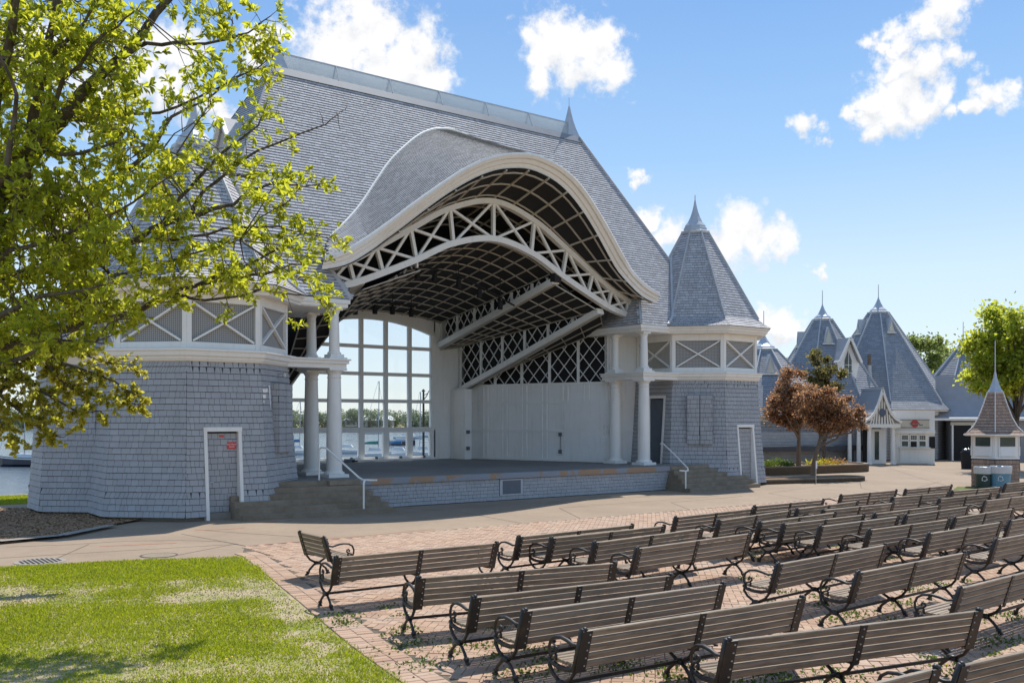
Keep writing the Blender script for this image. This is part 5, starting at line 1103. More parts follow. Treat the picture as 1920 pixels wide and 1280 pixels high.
for k in range(-3, 3):
    p, q = hexp(KR - .03, k, 0), hexp(KR - .03, k + 1, 0); tt = unit(q - p); nn = unit((p + q) / 2); m_ = (p + q) / 2; s_ = np.linalg.norm(q - p)
    b = MB(); b.obox(m_ + nn * .025 + V(0, 0, 1.62), tt, V(0, 0, 1), nn, s_ * .74, .80, .05); f_ = b.build('window', 'white_dull', kb)
    b = MB(); b.obox(m_ + nn * .058 + V(0, 0, 1.80), tt, V(0, 0, 1), nn, s_ * .64, .36, .02); b.build('pane', 'far_glass', f_)
    b = MB(); b.obox(m_ + nn * .058 + V(0, 0, 1.42), tt, V(0, 0, 1), nn, s_ * .64, .36, .02); b.build('sign_panel', 'sign_white', f_)
kp = [(1.30, 2.08), (1.12, 2.18), (.90, 2.38), (.68, 2.75), (.48, 3.25), (.30, 3.78)]
b = MB(); b.lathe([(r - .02, z) for r, z in kp], 6, ph=ka, cap=False); kr = b.build('roof', 'roof_core', t)
recs = []
for k in range(-3, 3):
    for (r0, z0), (r1, z1) in zip(kp[:-1], kp[1:]): recs += courses(lambda s: hexp(r0 + (r1 - r0) * s, k, z0 + (z1 - z0) * s), lambda s: hexp(r0 + (r1 - r0) * s, k + 1, z0 + (z1 - z0) * s), max(1, round(math.hypot(r1 - r0, z1 - z0) / .125)), wmean=.14, thick=.024)
place_shingles(kr, recs, 'brown_shingle', 300)
for k in range(6):
    for (r0, z0), (r1, z1) in zip(kp[1:-1], kp[2:]): b = MB(); b.bar(hexp(r0 + .012, k, z0), hexp(r1 + .012, k, z1), .06, .03, up=unit(hexp(1, k, .6))); b.build('hip_trim', 'white', kr)
b = MB(); b.lathe([(.33, 3.74), (.34, 3.80), (.27, 3.88), (.16, 4.12), (.08, 4.38), (.03, 4.64)], 6, ph=ka); b.lathe([(.022, 4.6), (.014, 5.87)], 6); b.build('spire', 'metal_grey', kr)
b = MB(); b.lathe([(1.22, 2.03), (1.32, 2.05), (1.32, 2.1)], 6, ph=ka, cap=False); b.build('eave', 'white', t)
def bin_(px, d, label, body, band, r, h, cat='bin'):
    t = thing('recycling_bin' if band else 'rubbish_bin', label, cat, at(px, d) - V(0, 0, 0)); b = MB(); b.lathe([(r * .86, 0), (r, h), (r * 1.04, h), (r * 1.04, h + .04), (r * .9, h + .04)], 18); bd = b.build('body', body, t)
    b = MB(); b.lathe([(r * 1.012, h * .72), (r * 1.05, h * .86), (r * 1.07, h * 1.03), (r * .95, h * 1.06), (r * .8, h * .97)], 18, cap=False); b.build('bag', band if band else 'bag', t)
    n = unit((CAM - at(px, d)) * V(1, 1, 0)); tt = V(-n[1], n[0], 0); b = MB()
    for k in range(3):   # three bent arrows
        a0 = k * 2 * math.pi / 3; pts = [n * (r * 1.0) + tt * math.cos(a) * .085 + V(0, 0, h * .5 + math.sin(a) * .085) for a in np.linspace(a0 + .25, a0 + 1.6, 5)]
        for p, q in zip(pts[:-1], pts[1:]): b.bar(p, q, .04, .02, up=n)
        dq = unit(pts[-1] - pts[-2]); sd = np.cross(n, dq); b.add([pts[-1] + sd * .045, pts[-1] - sd * .045, pts[-1] + dq * .06], [(0, 1, 2), (2, 1, 0)])
    b.build('recycling_emblem', 'sign_white', bd); return t
bin_(1846, 37.1, 'dark green bin with a pale bag, left of the blue bin at the kiosk', 'green_bin', '', .37, .82)
bin_(1876, 36.8, 'pale blue recycling bin with a clear bag in front of the brown kiosk', 'blue_bin', 'bag', .38, .86)
t = thing('rubbish_bin', 'black bin with a billowing black bag behind the kiosk', 'bin', at(1816, 52)); b = MB(); b.lathe([(.36, 0), (.42, .9)], 14); b.build('body', 'black', t)
b = MB(); [b.lathe([(.05, -.1), (.22 * s, .0), (.16 * s, .14), (.03, .2)], 8, (x, y, .92)) for x, y, s in ((0, 0, 1.3), (.2, .1, 1), (-.2, .05, 1.1), (.05, -.2, 1))]; b.build('bag', 'black_bag', t)
sheet('kiosk_grass', [tuple(dep(x, y, d)[:2]) for x, y, d in ((1786, 0, 36.2), (1832, 0, 36.2), (1832, 0, 38), (1795, 0, 38.2))], .012, 'grass')
# ------------------------------------------------------------------ lake side: lamp post, boats, far shore
t = thing('lamp_post', 'dark lamp post with a curled arm and hanging bell lantern on the shore', 'lamp post', at(794, 46, 0)); b = MB()
k = 46 / 1794; H = 2.7 + 55 * k; X = lambda dx, dz: RT * dx * k + V(0, 0, 2.7 + (785.3 - dz) * k)
b.tube([V(0, 0, 0), V(0, 0, .5), X(0, 748), X(0, 730)], [.09, .06, .05, .045], 8); b.lathe([(.02, -.05), (.10, 0), (.02, .1)], 8, X(0, 733)); b.build('post', 'iron', t)
b = MB(); b.tube([X(0, 750), X(6, 742), X(10, 733), X(15, 728), X(19, 727), X(22, 731), X(22, 735)], .022, 6); b.tube([X(1, 740), X(5, 739), X(8, 737)], .018, 5); b.build('arm', 'iron', t)
b = MB(); b.lathe([(.03, .14), (.10, .1), (.16, -.04), (.22, -.14), (.20, -.15)], 10, X(22, 738)); b.build('lantern', 'iron', t)
def boat(label, px, yw, L, hullm, mast, cover=None, flip=1, rot=0., boom=True, cabin=True):
    d = 4.05 * 1794 / (yw - 785.3); c = dep(px, 785.3, d); c[2] = -1.35
    t = thing('sailboat', label, 'sailboat', c, -YAW + R_(rot), 'sailboats moored on the lake'); B = L * .15
    st = [(-.5, .55, .0), (-.4, .85, 0), (-.1, 1., 0), (.2, .85, .05), (.4, .45, .12), (.5, .03, .2)]
    FB = .75 if hullm == 'boat_navy' else .46; b = MB(); rows = []
    for s, w, sh in st: rows.append([(s * L * flip, -w * B * .5, -.2), (s * L * flip, -w * B, .2), (s * L * flip, -w * B, FB + sh), (s * L * flip, w * B, FB + sh), (s * L * flip, w * B, .2), (s * L * flip, w * B * .5, -.2)])
    b.loft(rows, flip=flip < 0); b.add(rows[0], [(0, 1, 2, 3, 4, 5)]); h = b.build('hull', hullm, t)
    b = MB(); b.loft([[(s * L * flip, -w * B * 1.01, FB - .15 + sh), (s * L * flip, -w * B * 1.01, FB - .05 + sh)] for s, w, sh in st]); b.build('sheer_stripe', 'boat_white', h)
    if cabin: b = MB(); b.hexa([(-.2 * L, -B * .6, .74), (.22 * L, -B * .45, .78), (.22 * L, B * .45, .78), (-.2 * L, B * .6, .74), (-.18 * L, -B * .5, 1.1), (.14 * L, -B * .38, 1.05), (.14 * L, B * .38, 1.05), (-.18 * L, B * .5, 1.1)]); b.build('cabin', 'boat_white', t)
    if mast: b = MB(); b.tube([(.1 * L * flip, 0, .7), (.1 * L * flip + .1, 0, mast)], .055, 6); b.tube([(.1 * L * flip, 0, mast), (.5 * L * flip, 0, .95)], .015, 4); b.tube([(.1 * L * flip, 0, mast), (-.49 * L * flip, 0, .9)], .015, 4); b.build('mast', 'trim_grey', t)
    if boom: b = MB(); b.tube([(.1 * L * flip, 0, 1.6), (-.15 * L * flip, 0, 1.58), (-.42 * L * flip, 0, 1.5)], [.2 if cover else .05, .17 if cover else .05, .06], 7); b.build('boom', cover or 'trim_grey', t)
boat('dark-hulled sailboat with a furled black sail left of the bandshell', 58, 874, 5.6, 'boat_navy', 9, 'boat_navy', -1)
boat('sailboat under a green cover seen in the stage window', 703, 858, 3.4, 'boat_white', 8, 'boat_teal', 1, 8)
boat('white sailboat with a blue sail cover in the stage window', 748, 857, 2.9, 'boat_white', 0, 'boat_blue', 1, -6)
boat('navy motor cruiser with a white deck farther out in the stage window', 752, 834, 4.4, 'boat_navy', 0, None, 1, 4, False)
boat('white boat with a red cover behind the navy cruiser', 765, 822, 6., 'boat_white', 7, 'red', 1, -4)
boat('grey sailboat by the lamp post in the stage window', 792, 855, 3., 'boat_white', 7, None, -1, 12)
boat('small white sailboat in the distance right of the lamp post', 802, 819, 5., 'boat_white', 0, None, 1, 0, False)
boat('white sailboat behind the columns with a blue cover', 556, 852, 3.4, 'boat_white', 6, 'boat_blue', 1, 3)
boat('low white boat left of the green-covered boat', 652, 850, 3., 'boat_white', 0, None, -1, -10)
boat('distant white boat near the far shore in the stage window', 700, 813, 7., 'boat_white', 0, None, 1, 0, False)
for k, (px, yw, lab) in enumerate(((4, 873, 'white mooring buoy at the left edge of the water'), (26, 866, 'small white buoy beside the dark sailboat\'s bow'))):
    d = 4.05 * 1794 / (yw - 785.3); c = dep(px, 785.3, d); c[2] = -1.35; t = thing('mooring_buoy', lab, 'buoy', c, 0, 'mooring buoys'); b = MB(); b.lathe([(.05, -.2), (.3, 0), (.32, .15), (.2, .34), (.04, .4)], 10); b.build('float', 'boat_white', t); b = MB(); b.lathe([(.04, .38), (.04, .5)], 6); b.build('eye', 'iron', t)
# far shore
b = MB(); b.loft([[tuple(dep(x, 785.3, d) * V(1, 1, 0) + V(0, 0, z)) for x in np.linspace(-2400, 1400, 40)] for d, z in ((370, -1.6), (374, -.9), (420, 1), (520, 4))]); b.build('far_shore', 'soil', None, kind='structure')
rows = []
ng = np.random.default_rng(3); N = 1400; cx = np.where(np.arange(N) < 1000, ng.uniform(-600, 1350, N), ng.uniform(-2400, -600, N)); cd = np.where(ng.random(N) < .6, ng.uniform(372, 384, N), ng.uniform(384, 420, N)); cr_ = ng.uniform(1.5, 3.2, N); Ps = []; Ds = []
for x, d, r in zip(cx, cd, cr_):
    hgt = (4.6 + .7 * math.sin(x * .021) + .6 * math.sin(x * .057 + 1)) + max(0, d - 384) * .05; c = dep(x, 785.3, d); c[2] = hgt * ng.uniform(.0, 1.) - .6
    n = 170; dd = ng.normal(size=(n, 3)); dd /= np.linalg.norm(dd, axis=1)[:, None]; Ps.append(c + dd * r * ng.uniform(.6, 1.05, (n, 1))); Ds.append(dd)
P = np.concatenate(Ps); P[:, 2] = np.maximum(P[:, 2], -1.1); v, f = unit_leaf('far'); inst_mesh('far_wood', leaf_mats(P, .7, dirs=np.concatenate(Ds)), v, f, 'leaf_far_hazy', None, kind='stuff')  # distance haze is put into the paler leaf colour
for k, (x, y, lab) in enumerate(((716, 786, 'pale house among the trees across the lake, right of the white mullion'), (668, 790, 'pale house across the lake seen beside the front column'))):
    c = dep(x, 785.3, 374); c[2] = -.3; t = thing('house', lab, 'house', c, -YAW, 'houses across the lake'); b = MB(); b.box(-4.5, 4.5, 0, 6, 0, 2.6); w = b.build('wall', 'sign_cream', t)
    b = MB(); b.add([(-5, -.5, 2.6), (5, -.5, 2.6), (5, 6.5, 2.6), (-5, 6.5, 2.6), (-3, 3, 4.6), (3, 3, 4.6)], [(0, 1, 5, 4), (1, 2, 5), (2, 3, 4, 5), (3, 0, 4)]); b.build('roof', 'white_dull', t)
    for xx in (-3, -1, 1, 3): b = MB(); b.box(xx - .5, xx + .5, -.03, 0, .7, 1.9); b.build('window', 'far_glass', t)
# ------------------------------------------------------------------ benches
BL = 2.85
def slat_mesh(name, L, h, d):
    b = MB(); r = .008; y0, y1, z0, z1 = -d / 2, d / 2, -h / 2, h / 2
    sec = [(y0 + r, z0), (y1 - r, z0), (y1, z0 + r), (y1, z1 - r), (y1 - r, z1), (y0 + r, z1), (y0, z1 - r), (y0, z0 + r), (y0 + r, z0)]
    n = 7; b.loft([[(x, y, z) for y, z in sec] for x in np.linspace(-L / 2, L / 2, n)], flip=True)
    b.add([(-L / 2, y, z) for y, z in sec[:8]], [tuple(range(8))]); b.add([(L / 2, y, z) for y, z in sec[:8]], [tuple(reversed(range(8)))])
    return b.mesh(name, 'wood')
BK0, BK1 = V(0, 0, .385), V(0, -.115, .765)          # back: bottom and top, leaning away from the seat
def back_at(s): return BK0 + (BK1 - BK0) * s
def make_bench(L, label, group, half=False):
    t = thing('park_bench', label, 'bench', (0, 0, 0), 0, group)
    bs, ss = slat_mesh('back_slat', L - .05, .062, .042), slat_mesh('seat_slat', L - .05, .056, .032)
    up = unit(BK1 - BK0); tilt = math.atan2(-up[1], up[2])
    for k in range(5):
        p = back_at((k + .5) / 5); o = link('back_slat', bs, t); o.location = p; o.rotation_euler = (tilt, 0, 0)
    for k in range(6):
        o = link('seat_slat', ss, t); o.location = (0, .05 + .068 * k, .405 + .012 * abs(k - 2.2) / 2.2 - (.01 if k == 0 else 0)); o.rotation_euler = (R_(90), 0, 0)
    nb = unit(np.cross(V(1, 0, 0), up)) ; nb = nb if nb[1] < 0 else -nb
    def plate(x, w):
        b = MB(); n0 = nb * .017; s0, s1 = -.06, 1.0; c = (back_at(s0) + back_at(s1)) / 2 + nb * .024 + V(x, 0, 0); b.obox(c, V(1, 0, 0), up, nb, w, np.linalg.norm(back_at(s1) - back_at(s0)), .014)
        p = b.build('back_plate', 'iron', t)
        me = plate.me
        for k in range(5):
            o = link('bolt', me, p); o.location = back_at((k + .5) / 5) + nb * .031 + V(x + (0 if w < .1 else w * .28 * (-1 if x > 0 else 1) * -1 * -1), 0, 0); o.rotation_euler = (tilt, 0, 0)
        return p
    bm = MB(); bm.lathe([(.010, 0), (.008, .005), (.003, .008)], 7, cap=True); bm.v = [(x, -z, y) for x, y, z in bm.v]; bm.f = [f[::-1] for f in bm.f]; plate.me = bm.mesh('bolt', 'bolt')
    xs = [-(L / 2 - .055), L / 2 - .055]
    for x in xs: plate(x, .11)
    if not half: plate(0, .075)
    def legs(b, x):
        r = .019
        # hourglass: the two curved legs pinch together at a collar and splay again to the feet
        for sg, yt, yf in ((1, .40, .40), (-1, .03, .04)):
            m = .215 + .022 * sg
            b.tube([V(x, yt, .40), V(x, yt + .01 * sg, .34), V(x, (yt + m) / 2 + .035 * sg, .27), V(x, m, .205)], [r, r, r * .95, r * 1.1], 6)
            b.tube([V(x, m, .205), V(x, m + .05 * sg, .17), V(x, yf - .03 * sg, .10), V(x, yf, .045), V(x, yf + .015 * sg, .02)], [r * 1.1, r, r, r * 1.25, r * 1.3], 6)
            b.tube([V(x, yf - .02, .012), V(x, yf + .05 * sg, .010)], [.024, .020], 6)
            b.lathe([(.028, .04), (.034, .055), (.026, .075)], 7, V(x, yf, 0))
        b.tube([V(x, .165, .205), V(x, .265, .205)], [.034, .034], 8)
    for x in xs:
        sg = 1 if x > 0 else -1; xo = x + sg * .035; b = MB()
        # back edge casting, seat rail and scrolled rim
        b.bar(back_at(-.08) + V(xo, -.0, 0), back_at(1.03) + V(xo, 0, 0), .04, .052, up=nb)
        for s in (.15, .3, .45, .6, .75, .9): b.lathe([(.008, -.012), (.019, 0), (.008, .012)], 6, back_at(s) + V(xo, .035, 0))
        b.tube([back_at(1.0) + V(xo - .02 * sg, 0, .0), back_at(1.06) + V(xo - .02 * sg, 0, .0)], [.030, .016], 7)
        b.tube([V(xo, -.012, .42), V(xo, .04, .375), V(xo, .14, .352), V(xo, .26, .352), V(xo, .36, .372), V(xo, .425, .41)], [.022, .024, .024, .024, .024, .020], 6)
        legs(b, xo); b.build('end_frame', 'iron', t, smooth=True)
        b = MB(); r = .0135
        b.tube([back_at(.60) + V(xo, .02, 0), V(xo, .03, .602), V(xo, .12, .625), V(xo, .22, .638), V(xo, .32, .625), V(xo, .385, .585), V(xo, .415, .52), V(xo, .41, .455), V(xo, .375, .425)], [.014, .017, .019, .018, .016, .015, .014, .013, .012], 6, sx=1.25)
        b.tube([V(xo, .405, .43), V(xo, .36, .455), V(xo, .315, .47), V(xo, .285, .495), V(xo, .29, .525), V(xo, .32, .533), V(xo, .337, .512), V(xo, .322, .497)], [r] * 6 + [r * .9, r * 1.3], 6)
        b.tube([V(xo, .30, .405), V(xo, .31, .44), V(xo, .30, .462)], [.012, .018, .012], 6)
        b.build('armrest', 'iron', t, smooth=True)
    if not half:
        b = MB(); legs(b, 0.); b.bar((0, .02, .375), (0, .42, .372), .04, .03); b.build('centre_support', 'iron', t, smooth=True)
        b = MB(); b.bar((-L / 2 + .03, .215, .205), (L / 2 - .03, .215, .205), .032, .022); b.build('stretcher', 'iron', t)
    return t
def copy_tree(o, parent=None):
    c = o.copy(); COL.objects.link(c)
    if parent is not None: c.parent = parent; c.matrix_parent_inverse = o.matrix_parent_inverse.copy()
    for ch in kids.get(o.name, ()): copy_tree(ch, c)
    return c
kids = {}
proto = make_bench(BL, '', 'slatted benches facing the stage')
for o in [proto] + list(proto.children_recursive): kids[o.name] = list(o.children)
# (left end u, v) -> (right end u, v) of the top slat, block by block from the lawn, rows counted from the stage
BLOCKS = [
 ('lawn-side', [(-14.05, -13.43, -11.28, -13.50), (-14.03, -15.60, -11.24, -16.15), (-14.21, -17.05, -11.37, -17.30), (-14.22, -17.96, -11.33, -18.10), (-14.34, -19.0, -11.31, -19.19), (-13.59, -20.04, -10.47, -20.70), (-15.83, -21.45, -12.95, -21.63), (-12.78, -21.70, -9.95, -21.95)]),
 ('second', [(-10.58, -13.08, -7.80, -12.92), (-10.27, -13.55, -7.44, -13.37), (-10.08, -14.38, -7.25, -14.10), (-10.03, -15.28, -7.12, -15.06), (-9.62, -17.52, -6.62, -17.26), (-9.39, -18.57, -6.50, -18.44), (-9.45, -19.92, -6.62, -19.75)]),
 ('third', [(-6.22, -12.45, -3.50, -12.18), (-6.0, -13.36, -3.18, -12.90), (-5.62, -14.02, -2.82, -13.76), (-5.55, -14.50, -2.76, -14.38), (-5.33, -15.14, -2.52, -14.99), (-5.10, -15.97, -2.24, -15.88), (-4.80, -16.90, -1.92, -16.72), (-4.69, -17.97, -1.86, -17.80)]),
 ('fourth', [(-3.05, -11.82, -.30, -11.70), (-2.85, -12.80, -.02, -12.44), (-2.63, -13.29, .22, -13.21), (-2.46, -14.40, .42, -14.21), (-2.24, -14.95, .74, -14.70), (-1.93, -15.80, 1.0, -15.55), (-1.59, -16.70, 1.26, -16.52)]),
 ('fifth', [(1.20, -11.13, 3.95, -11.02), (1.58, -12.32, 4.26, -12.31), (2.08, -13.25, 4.84, -13.14), (2.44, -14.18, 5.25, -14.05)]),
 ('sixth', [(4.28, -11.06, 7.03, -10.90), (4.76, -12.12, 7.44, -12.13), (4.76, -13.36, 7.55, -13.25)]),
 ('kiosk-side', [(8.9, -11.52, 11.7, -11.45), (8.6, -12.6, 11.4, -12.5)])]
ORD = ['first', 'second', 'third', 'fourth', 'fifth', 'sixth', 'seventh', 'eighth']
first = True
for nm_, rows in BLOCKS:
    for k, (x0, y0, x1, y1) in enumerate(rows):
        o = proto if first else copy_tree(proto); first = False
        L = math.hypot(x1 - x0, y1 - y0); a = math.atan2(y1 - y0, x1 - x0); c, s = math.cos(a), math.sin(a)
        mx, my = (x0 + x1) / 2, (y0 + y1) / 2   # the top slat leans 0.115 behind the seat's back edge
        o.location = (mx - s * .115, my + c * .115, .012); o.rotation_euler = (0, 0, a); o.scale = (L / BL, 1, 1)
        o['label'] = 'weathered slatted bench with black iron ends, %s from the stage in the %s block' % (ORD[k], nm_)
sb = make_bench(1.02, 'short single-seat bench turned sideways at the front corner beside the lawn', 'slatted benches facing the stage', True)
sb.location = (-13.05, -10.80, .012); sb.rotation_euler = (0, 0, R_(-90.5))
# ------------------------------------------------------------------ grass
def grass(name, n, sampler, hmin, hmax, parent=None):
    P, keep_h = sampler(n); n = len(P); th = npr.uniform(0, 2 * math.pi, n); h = npr.uniform(hmin, hmax, n) * keep_h; w = npr.uniform(.0035, .0075, n) * (1 + np.clip((np.linalg.norm(P - CAM, axis=1) - 7) * .09, 0, 2.2))
    ln = npr.normal(0, .55, (n, 2)) * h[:, None]; sd = np.c_[np.cos(th), np.sin(th)] * w[:, None]
    v = np.zeros((n, 3, 3)); v[:, 0, :2] = P[:, :2] - sd; v[:, 1, :2] = P[:, :2] + sd; v[:, 2, :2] = P[:, :2] + ln; v[:, 0, 2] = v[:, 1, 2] = P[:, 2]; v[:, 2, 2] = P[:, 2] + h
    return big_mesh(name, v.reshape(-1, 3), np.arange(n * 3).reshape(-1, 3), 'grass', parent, kind='stuff')
def fbm(x, y, sc, seed):
    r = np.random.default_rng(seed); o = np.zeros_like(x); a = 1.
    for k in range(5):
        an = r.uniform(0, 6.28, 4); ph = r.uniform(0, 6.28, 4); f = sc * 2 ** k
        for q, p in zip(an, ph): o += a * np.sin(f * (x * math.cos(q) + y * math.sin(q)) + p) / 4
        a *= .62
    return o
def lawn_s(n):
    d = CAM[1] + 0; dp_ = npr.uniform(0, 1, n) ** .62 * 17.5 + 5.4; la = npr.uniform(-.82, .02, n) * dp_
    u = CAM[0] + FW[0] * dp_ + RT[0] * la; v = CAM[1] + FW[1] * dp_ + RT[1] * la
    top = np.interp(u, [-60, -30, -17.1, -14.9, -13.06], [6, -2.4, -6.18, -6.75, -7.36])
    inside = (v < top + npr.normal(0, .04, n)) & (u < lawn_edge(v) + npr.normal(0, .05, n) - .01)
    s = fbm(u, v, 1.1, 4) * .55 + fbm(u * .35, v * 1., .9, 9) * .4 + fbm(u, v, 4.3, 12) * .35
    depth = dp_
    # worn band across the middle of the lawn and a thin worn strip nearer the camera
    worn = 1.0 * np.exp(-((depth - 14.9 + .6 * fbm(u, v, .8, 21)) / 1.6) ** 2) * np.clip((-la / depth - .02) * 5, .25, 1) + .45 * np.exp(-((depth - 10.3 + .35 * fbm(u, v, 1.2, 22)) / .45) ** 2) * np.clip((-la / depth - .05) * 4, 0, 1) + .35 * np.exp(-((depth - 18.3) / .6) ** 2) + .5 * np.exp(-((u - lawn_edge(v) + .35) / .25) ** 2) * (fbm(u, v, 1.7, 2) > .1)
    dens = np.clip(1.08 - worn * 1.05 + s * .8, .06, 1)
    k = inside & (npr.uniform(0, 1, n) < dens); P = np.c_[u, v, np.full(n, .012)][k]; return P, (.35 + .65 * dens[k])
grass('grass', 620000, lawn_s, .018, .055)
def straw_s(n):
    dp_ = npr.uniform(0, 1, n) ** .7 * 15 + 6.5; la = npr.uniform(-.58, .02, n) * dp_
    u = CAM[0] + FW[0] * dp_ + RT[0] * la; v = CAM[1] + FW[1] * dp_ + RT[1] * la
    top = np.interp(u, [-60, -30, -17.1, -14.9, -13.06], [6, -2.4, -6.18, -6.75, -7.36]); k = (v < top - .05) & (u < lawn_edge(v) - .05)
    return np.c_[u, v, np.full(n, .012)][k], np.full(k.sum(), .55)
_g = MATS['grass']; MATS['grass'] = MATS['straw']; grass('dry_grass', 60000, straw_s, .012, .04); MATS['grass'] = _g
def lake_s(n):
    P = np.c_[npr.uniform(-24, -13, n), npr.uniform(7.6, 11.7, n), np.full(n, .01)]; return P, np.ones(n)
grass('grass', 26000, lake_s, .03, .07)
# weeds growing in the brick joints under the benches, dandelions
Pw = []; fl = []
spots = [(-14.0, -15.2, .16), (-14.2, -15.8, .2), (-13.6, -16.3, .18), (-14.6, -16.6, .2), (-13.2, -16.9, .14), (-13.9, -17.6, .2), (-13.0, -18.0, .18), (-14.5, -18.3, .2), (-12.6, -18.4, .22), (-12.2, -19.4, .24), (-11.4, -19.6, .22), (-13.3, -19.3, .2), (-10.9, -18.9, .16), (-9.9, -18.9, .15), (-9.2, -19.0, .2), (-8.5, -19.9, .2), (-7.6, -18.9, .2), (-6.8, -19.3, .2), (-8.4, -17.9, .14), (-7.2, -17.9, .16), (-10.6, -17.0, .12), (-14.15, -13.75, .18), (-13.3, -13.6, .1), (-14.35, -14.3, .12), (-5.6, -18.6, .2), (-9.2, -16.0, .1), (-13.8, -14.9, .08), (-12.9, -15.6, .1), (-11.9, -17.6, .14), (-10.2, -20.2, .2), (-7.9, -16.2, .1), (-6.0, -17.4, .14)]
for k in range(110):
    u = npr.uniform(-14.6, -2.5); v = npr.uniform(-22, -12.8); spots.append((u, v, npr.uniform(.03, .11) * (1.2 if v < -16 else .8)))
for u, v, r in spots:
    n = int(95 * r / .15 * (r / .15) ** .5) + 4; q = npr.normal(0, 1, (n, 2)) * np.array([r * 1.2, r * .8]); Pw.append(np.c_[u + q[:, 0], v + q[:, 1], np.abs(npr.normal(0, .012, n)) + .014])
    if r > .13 and rnd.random() < .55: fl.append((u + rnd.uniform(-r, r), v + rnd.uniform(-r, r)))
Pw = np.concatenate(Pw); v_, f_ = unit_leaf('far'); inst_mesh('weeds', leaf_mats(Pw, .038, droop=-.55), v_, f_, 'weed', None, kind='stuff')
b = MB()
for k in range(26): fl.append((rnd.uniform(-18, -14.9), rnd.uniform(-16.5, -7.5)))
for u, v in fl:
    h = rnd.uniform(.03, .07); b.tube([(u, v, .01), (u + .005, v, h)], .002, 3, cap=False); b.lathe([(.004, -.004), (.017, .004), (.012, .010), (.002, .011)], 7, (u + .005, v, h))
b.build('dandelions', 'yellow', None, kind='stuff')
# ------------------------------------------------------------------ the near tree at the left
TK = 1.30
def px_pts(pts, d0, d1):
    d0 *= TK; d1 *= TK; n = len(pts); return [dep(x, y, d0 + (d1 - d0) * i / max(1, n - 1)) for i, (x, y) in enumerate(pts)]
troot = dep(-150, 785.3, 9.6 * TK); troot[2] = 0
T = thing('leafy_tree', 'large tree at the left edge with bright yellow-green spring leaves overhanging the bandshell', 'tree', troot)
rel = lambda pts: [p - troot for p in pts]
b = MB()
trunk = [troot, dep(-150, 900, 9.6 * TK), dep(-130, 640, 9.6 * TK), dep(-70, 470, 9.6 * TK), dep(0, 359, 9.6 * TK)]
b.tube(rel(trunk), [.36, .30, .27, .23, .155], 10)
LIMBS = [
 ([(0, 359), (44, 306), (114, 223), (175, 153), (245, 87), (315, 0), (350, -60)], 9.6, 9.9, .105, .03),
 ([(-40, 420), (26, 411), (48, 332), (57, 219), (83, 122), (105, 0), (120, -70)], 9.6, 9.2, .085, .03),
 ([(-100, 560), (-40, 380), (-10, 200), (20, 60), (40, -60)], 9.6, 8.6, .09, .03),
 ([(130, 205), (200, 130), (271, 83), (363, 83), (433, 74), (464, 61), (505, 30)], 9.75, 10.3, .035, .006),
 ([(114, 223), (160, 225), (200, 215), (300, 212), (400, 170), (470, 130), (510, 110)], 9.7, 10.5, .03, .006),
 ([(44, 400), (130, 370), (219, 328), (280, 284), (323, 219), (380, 190), (440, 145)], 9.6, 10.2, .045, .007),
 ([(-60, 540), (74, 507), (175, 481), (245, 455), (306, 420), (393, 394), (437, 380), (503, 345), (560, 350), (600, 345)], 9.5, 10.6, .06, .006),
 ([(306, 420), (328, 380), (420, 284), (481, 236), (498, 201)], 10., 10.6, .03, .006),
 ([(360, 400), (380, 363), (463, 297), (538, 258), (612, 232), (640, 210)], 10.2, 10.9, .026, .004),
 ([(-110, 660), (0, 650), (84, 630), (164, 606), (225, 592), (281, 573), (319, 545), (384, 531), (470, 518), (545, 500), (600, 490)], 9.4, 10.5, .07, .006),
 ([(319, 545), (366, 536), (450, 503), (516, 470), (560, 440), (630, 445)], 10., 10.7, .03, .005),
 ([(319, 548), (384, 564), (487, 545), (586, 555), (615, 570)], 10., 10.6, .022, .005),
 ([(245, 455), (330, 450), (420, 430), (520, 425), (600, 440)], 9.9, 10.5, .028, .005),
 ([(0, 300), (60, 280), (150, 290), (240, 260), (330, 290)], 9.4, 9.0, .035, .006),
 ([(-60, 540), (20, 470), (120, 440), (220, 400), (320, 330)], 9.3, 8.8, .04, .006),
 ([(175, 481), (210, 520), (280, 500), (380, 470), (450, 450)], 9.7, 9.5, .025, .005),
 ([(48, 332), (120, 150), (200, 60), (260, 20)], 9.3, 8.9, .035, .006), ([(83, 122), (160, 40), (200, -30)], 9.2, 8.8, .03, .006), ([(-40, 380), (10, 330), (30, 180), (-10, 60)], 9., 8.4, .05, .008),
 ([(-110, 660), (-20, 600), (60, 560), (150, 545), (220, 530)], 9.2, 8.6, .045, .006), ([(-110, 680), (-30, 690), (40, 670), (110, 640), (180, 640)], 9.2, 8.8, .045, .006)]
tw = []   # (point, direction, size)
for pts, d0, d1, r0, r1 in LIMBS:
    P = rel(px_pts(pts, d0, d1)); n = len(P)
    PP = [P[0]]
    for a, c in zip(P[:-1], P[1:]):
        for s in (.33, .67, 1.): PP.append(a + (c - a) * s + npr.normal(0, .012, 3))
    n = len(PP); b.tube(PP, [1.22 * (r0 + (r1 - r0) * (i / (n - 1)) ** .8) for i in range(n)], 7)
    Ltot = 0.
    for i in range(1, n):
        a, c = PP[i - 1], PP[i]; L = np.linalg.norm(c - a); fr = i / n
        for _ in range(max(1, int(L * (7.7 if fr > .18 else 3.8)))):
            s = rnd.random(); base = a + (c - a) * s; d = unit(unit(c - a) * .5 + npr.normal(0, .75, 3) + V(0, 0, .12)); ln = rnd.uniform(.18, .55) * (1. if fr < .75 else .7); tw.append((base, d, ln))
    tw.append((PP[-1], unit(PP[-1] - PP[-3]), .18))
ALLP = []
